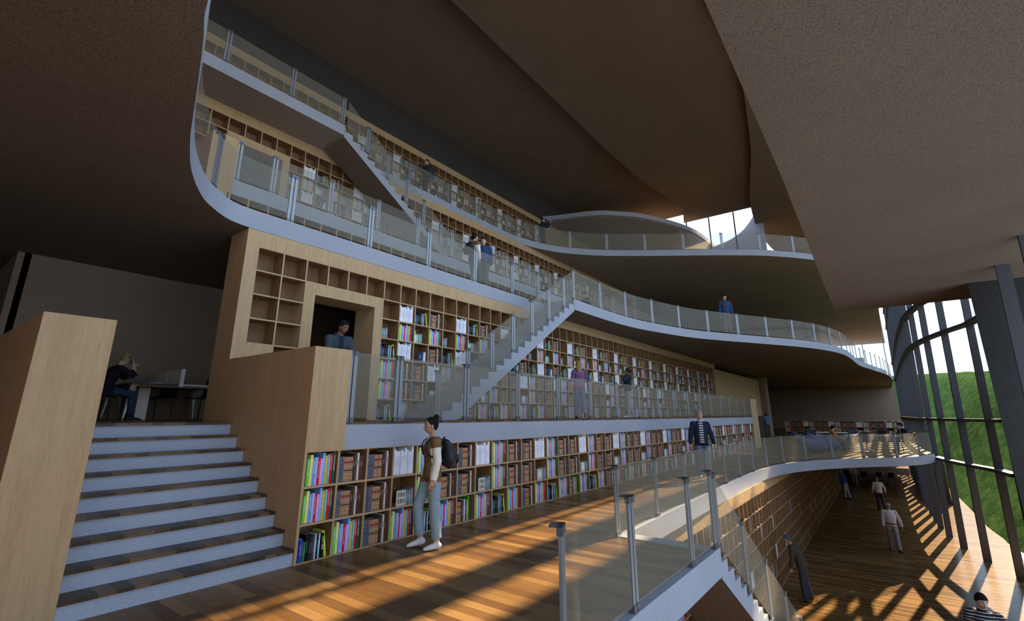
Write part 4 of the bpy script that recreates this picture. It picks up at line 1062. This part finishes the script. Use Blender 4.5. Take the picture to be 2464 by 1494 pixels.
    if glasses:
        gm=MB()
        for sd in (-1,1):
            pts=[C+Rm@V3(.094,sd*.031+.021*math.cos(t*PI/4),.003+.015*math.sin(t*PI/4)) for t in range(9)]; gm.tube(pts,.0022,6)
            gm.tube([C+Rm@V3(.094,sd*.05,.006),C+Rm@V3(-.01,sd*.083,.006)],.002,6)
        gm.tube([C+Rm@V3(.095,-.01,.006),C+Rm@V3(.095,.01,.006)],.002,6); link('glasses',gm.mesh('glasses',[M['blackplastic']],Mx),o)
    info=dict(O=O*s,C=C*s,Rm=Rm,hand=[(h[0]*s,h[1],h[2]) for h in hand],sp=lambda t,dx=0,dy=0: sp(t,dx,dy)*s,s=s)
    return o,info
def phone(o,info,i,label):
    """mobile phone standing in the hand i"""
    wr,d,pn=info['hand'][i]; Mw=Matrix.Translation(o.location)@Matrix.Rotation(o.rotation_euler.z,4,'Z')
    c=wr+d*.085+pn*.028; y=d; x=pn.cross(d).normalized(); z=pn
    m4=Matrix((( x.x,y.x,z.x,c.x),(x.y,y.y,z.y,c.y),(x.z,y.z,z.z,c.z),(0,0,0,1)))
    mb=MB(); mb.box(-.036,-.07,-.004,.036,.07,.004); p=mb.build('mobile_phone',[M['blackplastic']],None,None,0,.003); p.matrix_world=Mw@m4; tag(p,label,'phone'); return p
def backpack(o,info,label,m,size=1.0,straps=True):
    rz=o.rotation_euler.z; b=empty('backpack',tuple(o.location),rz); tag(b,label,'backpack'); sp=info['sp']; s=info['s']
    def q(t,dx,dy=0): return sp(t,dx,dy)
    mb=MB(); mb.tube([q(.16,-.20),q(.22,-.215),q(.42,-.235*size),q(.66,-.215),q(.82,-.185),q(.90,-.155)],[(.05,.09),(.085*size,.145*size),(.105*size,.155*size),(.085,.14),(.055,.105),(.02,.05)],18,0,True,1,(1,0,0))
    mb.build('bag',[m],b)
    mb=MB(); mb.tube([q(.24,-.30*size),q(.32,-.335*size),q(.46,-.325*size),q(.52,-.29*size)],[(.02,.08),(.03,.10),(.03,.10),(.012,.07)],12,0,True,1,(1,0,0)); mb.build('front_pocket',[m],b)
    mb=MB(); mb.tube([q(.88,-.17,-.03),q(.95,-.175,-.02),q(.95,-.175,.02),q(.88,-.17,.03)],.008,6); mb.build('handle',[m],b)
    if straps:
        for sd in (-1,1):
            mb=MB(); mb.tube([q(.86,-.14,sd*.075),q(.965,-.06,sd*.085),q(.965,.0,sd*.09),q(.88,.098,sd*.105),q(.72,.128,sd*.125),q(.52,.095,sd*.155),q(.40,-.02,sd*.168),q(.34,-.14,sd*.13)],(.007),8,0,True,2.0,(1,0,0)); mb.build('strap',[m],b)
    return b
WH=cloth('white shirt',(.62,.58,.58)); CREAMK=cloth('cream knit sleeves',(.82,.75,.63),70,.12)
JEAN=cloth('washed blue jeans',(.27,.37,.41),60,.22); JEAN2=cloth('mid blue jeans',(.13,.19,.32),60,.25); JEAN3=cloth('indigo jeans',(.035,.055,.10),60,.25)
NAVYC=cloth('navy cardigan',(.017,.025,.05)); HOOD=cloth('blue hoodie',(.035,.065,.15)); KHAKI=cloth('grey green trousers',(.11,.12,.095)); GREYT=cloth('light grey trousers',(.35,.34,.35)); CHAR=cloth('charcoal trousers',(.045,.05,.065))
PURP=cloth('dark plum jumper',(.018,.010,.022)); ORNG=cloth('orange hoodie',(.46,.13,.025)); BLK=cloth('black jacket',(.012,.013,.018)); BLUS=cloth('blue shirt',(.13,.20,.42)); BLUJ=cloth('royal blue jumper',(.03,.075,.22)); GREYJ=cloth('brown grey jacket',(.065,.055,.045)); SLATE=cloth('slate jacket',(.055,.068,.082)); DKH=cloth('dark hoodie',(.022,.035,.05)); PLAID=plaid('purple plaid shirt',(.13,.022,.13),(.45,.30,.45)); OLV=cloth('brown vest',(.185,.115,.05),30,.15); ANTH=cloth('anthracite hoodie',(.035,.037,.045))
STRP=striped('navy and white stripes',(.03,.04,.07),(.55,.53,.52),.062,.5); POLO=striped('striped polo',(.022,.019,.026),(.46,.42,.38),.050,.30)
SNEAK=plain('white sneakers',(.72,.69,.65),.6); BROWNS=plain('brown shoes',(.06,.035,.02),.5); BLUES=plain('blue shoes',(.03,.045,.09),.5); SOCKW=plain('white sock',(.7,.68,.66),.9); TOTE=cloth('grey green canvas',(.16,.16,.13),40)
PACK=cloth('black backpack fabric',(.022,.026,.026),40,.2)
# 1 woman in the foreground
def vest(l,lb):
    if lb=='top' and l.x>.06 and l.z>.38 and abs(l.y)<.05*(l.z-.38)/.12+.004: return 'inner'
    if lb=='top' and abs(l.y)>.185: return 'sleeve' if l.z<.33 else None
w1p,w1i=person('woman walking in brown vest, white sleeves and jeans beside the low bookcase',(4.75,4.93,0),152,1.66,3,'black','bun',OLV,JEAN,SNEAK,True,lean=2,
  armL=((-.10,.10,-1),(.28,.10,-1)),armR=((-.05,.10,-1),(.30,.12,-1)),legL=(-3,4),legR=(22,30),footp=(0,-6),vox=.009,sleevemat=CREAMK,inner=WH,innerw=.0,cuff=.13,sock=SOCKW,loose=1.5,paint=vest,head=(-10,2),hands=(.3,.3),jacket=.7)
backpack(w1p,w1i,'black leather backpack worn by the woman in the brown vest',M['leather'],1.05)
# 2 man behind the wooden block
person('man in slate jacket looking down behind the wooden stair side block',(4.66,7.3,MZ1),-100,1.70,2,'black','tight',SLATE,CHAR,None,lean=17,armL=((.35,.15,-1),(.6,-.2,-.5)),armR=((.35,.15,-1),(.6,-.2,-.5)),head=(18,10),jacket=1,inner=cloth('navy shirt',(.02,.03,.05)),innerw=.05,loose=1.5,hood=True,vox=.010,beard='black')
# 3 woman on the phone at the desk
w3,i3=person('blond woman in plum jumper on the phone, seated at the bench desk',(2.58,11.30,MZ1),2,1.70,0,'blond','bun',PURP,JEAN3,M['blackplastic'],True,lean=22,legL=(84,86),legR=(84,80),pelvis=.52,armL=((.75,.18,-.55),(.1,-.1,.3)),armR=((.86,.08,-.48),(-.22,-.02,.9)),head=(-6,10),sleeve=.8,cuff=.08,hands=(.4,.6),palmR=(-.9,.35,-.2))
phone(w3,i3,1,'black mobile phone held by the seated blond woman')
# 4 man in cardigan
person('grey haired man in navy cardigan and striped shirt by the low bookcase',(14.0,4.12,0),205,1.80,3,'grey','short',NAVYC,JEAN2,None,inner=STRP,innerw=.055,jacket=1,legL=(8,4),legR=(-8,10),armL=((.02,.30,-1),(.15,.18,-1)),armR=((.0,.28,-1),(.15,.15,-1)),loose=1.7,collar=WH)
# 5 woman in plaid shirt
w5,i5=person('woman in purple plaid shirt facing the tall bookcase',(12.75,7.15,MZ1),38,1.70,0,'blond','long',PLAID,JEAN2,M['blackplastic'],True,legL=(6,2),legR=(-14,22),footp=(0,-25),armL=((.1,.22,-1),(.1,.05,-1)),armR=((.10,.20,-1),(.75,-.12,-.25)),sleeve=.7,loose=1.6,jacket=.8,cuff=.04,sock=SOCKW)
tb=empty('shoulder_bag',tuple(w5.location),w5.rotation_euler.z); tag(tb,'grey green canvas shoulder bag hanging from the woman in plaid','bag')
mb=MB(); mb.tube([(.0,-.29,.86),(.0,-.31,.90),(.0,-.315,1.02),(.0,-.29,1.14)],[(.15,.05),(.18,.085),(.16,.075),(.10,.03)],14,0,True,1,(1,0,0)); mb.build('bag',[TOTE],tb)
mb=MB(); mb.tube([(.08,-.29,1.10),(.06,-.235,1.28),(.0,-.150,1.435),(-.09,-.20,1.30),(-.09,-.29,1.10)],.011,8,0,True,2); mb.build('strap',[TOTE],tb)
cup=empty('paper_cup',tuple(w5.location),w5.rotation_euler.z); tag(cup,'white paper cup held by the woman in purple plaid','cup')
mb=MB(); mb.tube([(.36,-.20,1.10),(.36,-.20,1.21)],[.03,.038],12); mb.build('cup_body',[M['white']],cup)
# 6 person in hoodie on the phone
p6,i6=person('person in dark hoodie on the phone beside the tall bookcase',(16.0,7.05,MZ1),132,1.72,2,'black','ponytail',DKH,GREYT,SNEAK,False,lean=-3,legL=(6,4),legR=(-8,6),armL=((.80,.15,-.42),(-.42,-.02,.9)),armR=((.25,.2,-1),(.7,-.3,-.25)),head=(0,-6),hood=True,loose=1.8,palmL=(-.8,-.5,-.2),hands=(.5,.4))
phone(p6,i6,0,'blue black mobile phone at the ear of the person in the dark hoodie')
# 7, 8 couple on the second level
w7,i7=person('woman in brown vest with a backpack, standing behind the upper glass rail',(9.58,8.60,F3),-8,1.68,3,'black','bun',OLV,JEAN,SNEAK,True,legL=(8,4),legR=(-8,8),sleevemat=CREAMK,inner=WH,innerw=.0,loose=1.5,head=(-4,0),cuff=.1)
backpack(w7,i7,'black backpack on the woman standing behind the upper glass rail',PACK,1.1)
def logo(l,lb):
    return None
p8,i8=person('man in blue hoodie talking to the woman on the second level',(10.22,8.82,F3),216,1.80,0,'black','fringe',HOOD,KHAKI,None,legL=(4,2),legR=(-4,4),hood=True,loose=1.8,armL=((.05,.16,-1),(.2,.02,-1)))
# 9 man on the phone on the top gallery
p9,i9=person('man in anthracite hoodie with backpack, phoning on the top gallery',(11.95,13.40,F5),202,1.80,1,'black','short',ANTH,JEAN3,None,legL=(26,18),legR=(-16,16),footp=(8,-18),armR=((.75,.28,-.48),(-.40,-.08,.9)),armL=((-.35,.15,-1),(-.05,.08,-1)),hood=True,loose=1.7,palmR=(-.8,.5,-.2),hands=(.35,.55),head=(-12,0))
phone(p9,i9,1,'dark mobile phone of the man on the top gallery')
backpack(p9,i9,'dark backpack of the man phoning on the top gallery',PACK,.8)
# 10 man with a camera
p10,i10=person('man in dark jacket holding a camera at the bend of the top gallery',(19.85,13.0,F5),-62,1.78,0,'black','short',DKH,JEAN3,None,legL=(5,3),legR=(-6,6),armL=((.72,.1,-.3),(.45,-.45,.75)),armR=((.72,.1,-.3),(.45,-.45,.75)),loose=1.6,palmL=(.2,-.9,0),palmR=(.2,.9,0))
cm=empty('camera',tuple(p10.location),p10.rotation_euler.z); tag(cm,'small black camera held up by the man on the top gallery','camera')
mb=MB(); mb.box(.13,-.06,1.60,.18,.06,1.68); mb.build('camera_body',[M['blackplastic']],cm); mb=MB(); mb.tube([(.18,0,1.64),(.24,0,1.64)],.035,12); mb.build('lens',[M['blackplastic']],cm)
# 11 man on the bridge
p11,i11=person('man in blue hoodie standing on the curved bridge behind the glass',(22.15,4.95,F3),-158,1.82,0,'black','fringe',HOOD,KHAKI,None,legL=(3,2),legR=(8,4),hood=True,loose=1.8,head=(12,0),armL=((.03,.18,-1),(.12,.05,-1)),armR=((.03,.18,-1),(.15,.05,-1)))
me,L=lettering('UIC',.09,'r'); t=link('chest_print',me,p11,(.148,L/2,1.30)); t.rotation_euler=(PI/2,0,PI/2); t.scale=(-1,1,1)
t.scale=(1,1,1); t.location=(.152,-L/2,1.30)
# 12 man seen from behind far left
person('man in blue shirt seen from behind, near the far end of the main floor',(42.5,7.45,0),22,1.80,0,'black','short',BLUS,KHAKI,None,belt=True,armL=((.15,.12,-1),(.8,-.3,-.2)),armR=((.15,.12,-1),(.8,-.3,-.2)),vox=.022,head=(0,14))
# 13 and 14 seated
person('boy in orange hoodie sitting on a navy bean bag',(28.6,2.25,0),-78,1.70,0,'dark','puffy',ORNG,CHAR,SNEAK,lean=8,legL=(72,58),legR=(84,78),pelvis=.42,armL=((.4,.1,-.8),(.9,-.2,-.1)),armR=((.4,.1,-.8),(.9,-.2,-.1)),hood=True,loose=1.8,vox=.02,head=(10,8))
person('person in black jacket sitting in an office chair at the meeting table',(29.5,-.55,0),118,1.72,0,'dark','puffy',BLK,CHAR,None,lean=10,legL=(82,80),legR=(84,84),pelvis=.55,armL=((.5,.1,-.8),(.9,-.2,.0)),armR=((.5,.1,-.8),(.9,-.2,.0)),vox=.02,inner=WH,innerw=.03,loose=1.4)
# 15.. lower hall
person('man in royal blue jumper leaning towards the lower bookcase',(38.6,2.75,LOW),60,1.78,0,'grey','short',BLUJ,GREYT,BLUES,lean=12,vox=.022,belt=True,loose=1.6,legL=(4,3),legR=(-5,6))
person('man in white shirt and grey trousers below the curved floor edge',(46.2,2.62,LOW),190,1.76,0,'grey','short',WH,GREYT,None,belt=True,vox=.022,legL=(14,8),legR=(-10,14),loose=1.5)
person('man in white shirt and dark trousers walking away across the lower hall',(35.2,.98,LOW),18,1.80,1,'grey','short',WH,CHAR,None,vox=.02,legL=(10,6),legR=(-10,14),armL=((-.05,.30,-1),(.5,.1,-.8)),armR=((.0,.42,-1),(.5,.12,-.8)),loose=1.3)
person('white bearded man with glasses, white shirt and black belt, walking in the lower hall',(25.4,.50,LOW),196,1.80,1,'white','bald',WH,GREYT,BLUES,belt=True,beard='white',glasses=True,belly=.03,vox=.014,legL=(14,8),legR=(-10,16),footp=(6,-8),armL=((.0,.40,-1),(.25,.12,-1)),armR=((.05,.25,-1),(.18,.05,-1)),loose=1.6)
person('grey haired man in brown jacket stooping to the lower bookcase',(17.35,2.62,LOW),96,1.78,1,'salt','short',GREYJ,CHAR,BROWNS,lean=26,jacket=1.6,vox=.014,armL=((.10,.10,-1),(.22,.05,-1)),armR=((.12,.1,-1),(.2,.05,-1)),head=(8,-8),loose=2.0,legL=(2,4),legR=(-6,4))
person('man in striped polo shirt standing nearest the glass front below',(13.3,-.87,LOW),188,1.95,0,'black','fringe',POLO,CHAR,None,sleeve=.45,vox=.011,collar=cloth('navy collar',(.015,.017,.025)),armL=((.0,.22,-1),(.2,.1,-1)),armR=((.0,.2,-1),(.2,.1,-1)),loose=1.8,head=(12,12))
person('dark clothed person reading behind the glass of the second level',(17.6,9.3,F3),150,1.72,1,'dark','short',BLK,CHAR,None,lean=16,armL=((.5,.1,-.7),(.8,-.2,.1)),armR=((.5,.1,-.7),(.8,-.2,.1)),vox=.022,head=(0,14))

# ------------------------------------------------------------------ light, sky and camera
sun=bpy.data.lights.new('sun','SUN'); sun.energy=17; sun.color=(1.0,.76,.48); sun.angle=R(.45)
so=bpy.data.objects.new('sun',sun); COL.objects.link(so); so.rotation_euler=Vector((-.836,.171,-.522)).to_track_quat('-Z','Y').to_euler()
W=bpy.data.worlds.new('sky'); SC.world=W; W.use_nodes=True; nt=W.node_tree; bg=nt.nodes['Background']
tc=N(nt,'ShaderNodeTexCoord'); sp=N(nt,'ShaderNodeSeparateXYZ'); nt.links.new(tc.outputs['Generated'],sp.inputs[0])
c=ramp(nt,sp.outputs[2],[(.0,(.70,.82,1.0)),(.25,(.60,.76,1.0)),(1.0,(.36,.55,1.0))])
nt.links.new(c,bg.inputs[0]); bg.inputs[1].default_value=2.05
cam=bpy.data.cameras.new('camera'); co=bpy.data.objects.new('camera',cam); COL.objects.link(co); SC.camera=co
cam.sensor_width=36; cam.lens=1149/2464*36; cam.shift_y=-50/2464; cam.clip_end=600; cam.clip_start=.05
th=R(37.152); pt=R(14.68)
co.location=(0,0,1.66); co.rotation_euler=Vector((math.cos(th)*math.cos(pt),math.sin(th)*math.cos(pt),math.sin(pt))).to_track_quat('-Z','Y').to_euler()
SC.view_settings.view_transform='Standard'; SC.view_settings.look='None'; SC.view_settings.exposure=.25
cy=SC.cycles; cy.use_denoising=True; cy.max_bounces=7; cy.diffuse_bounces=5; cy.glossy_bounces=2; cy.transparent_max_bounces=18; cy.transmission_bounces=2
cy.sample_clamp_indirect=6; cy.use_adaptive_sampling=True; cy.adaptive_threshold=.02; cy.caustics_reflective=False; cy.caustics_refractive=False
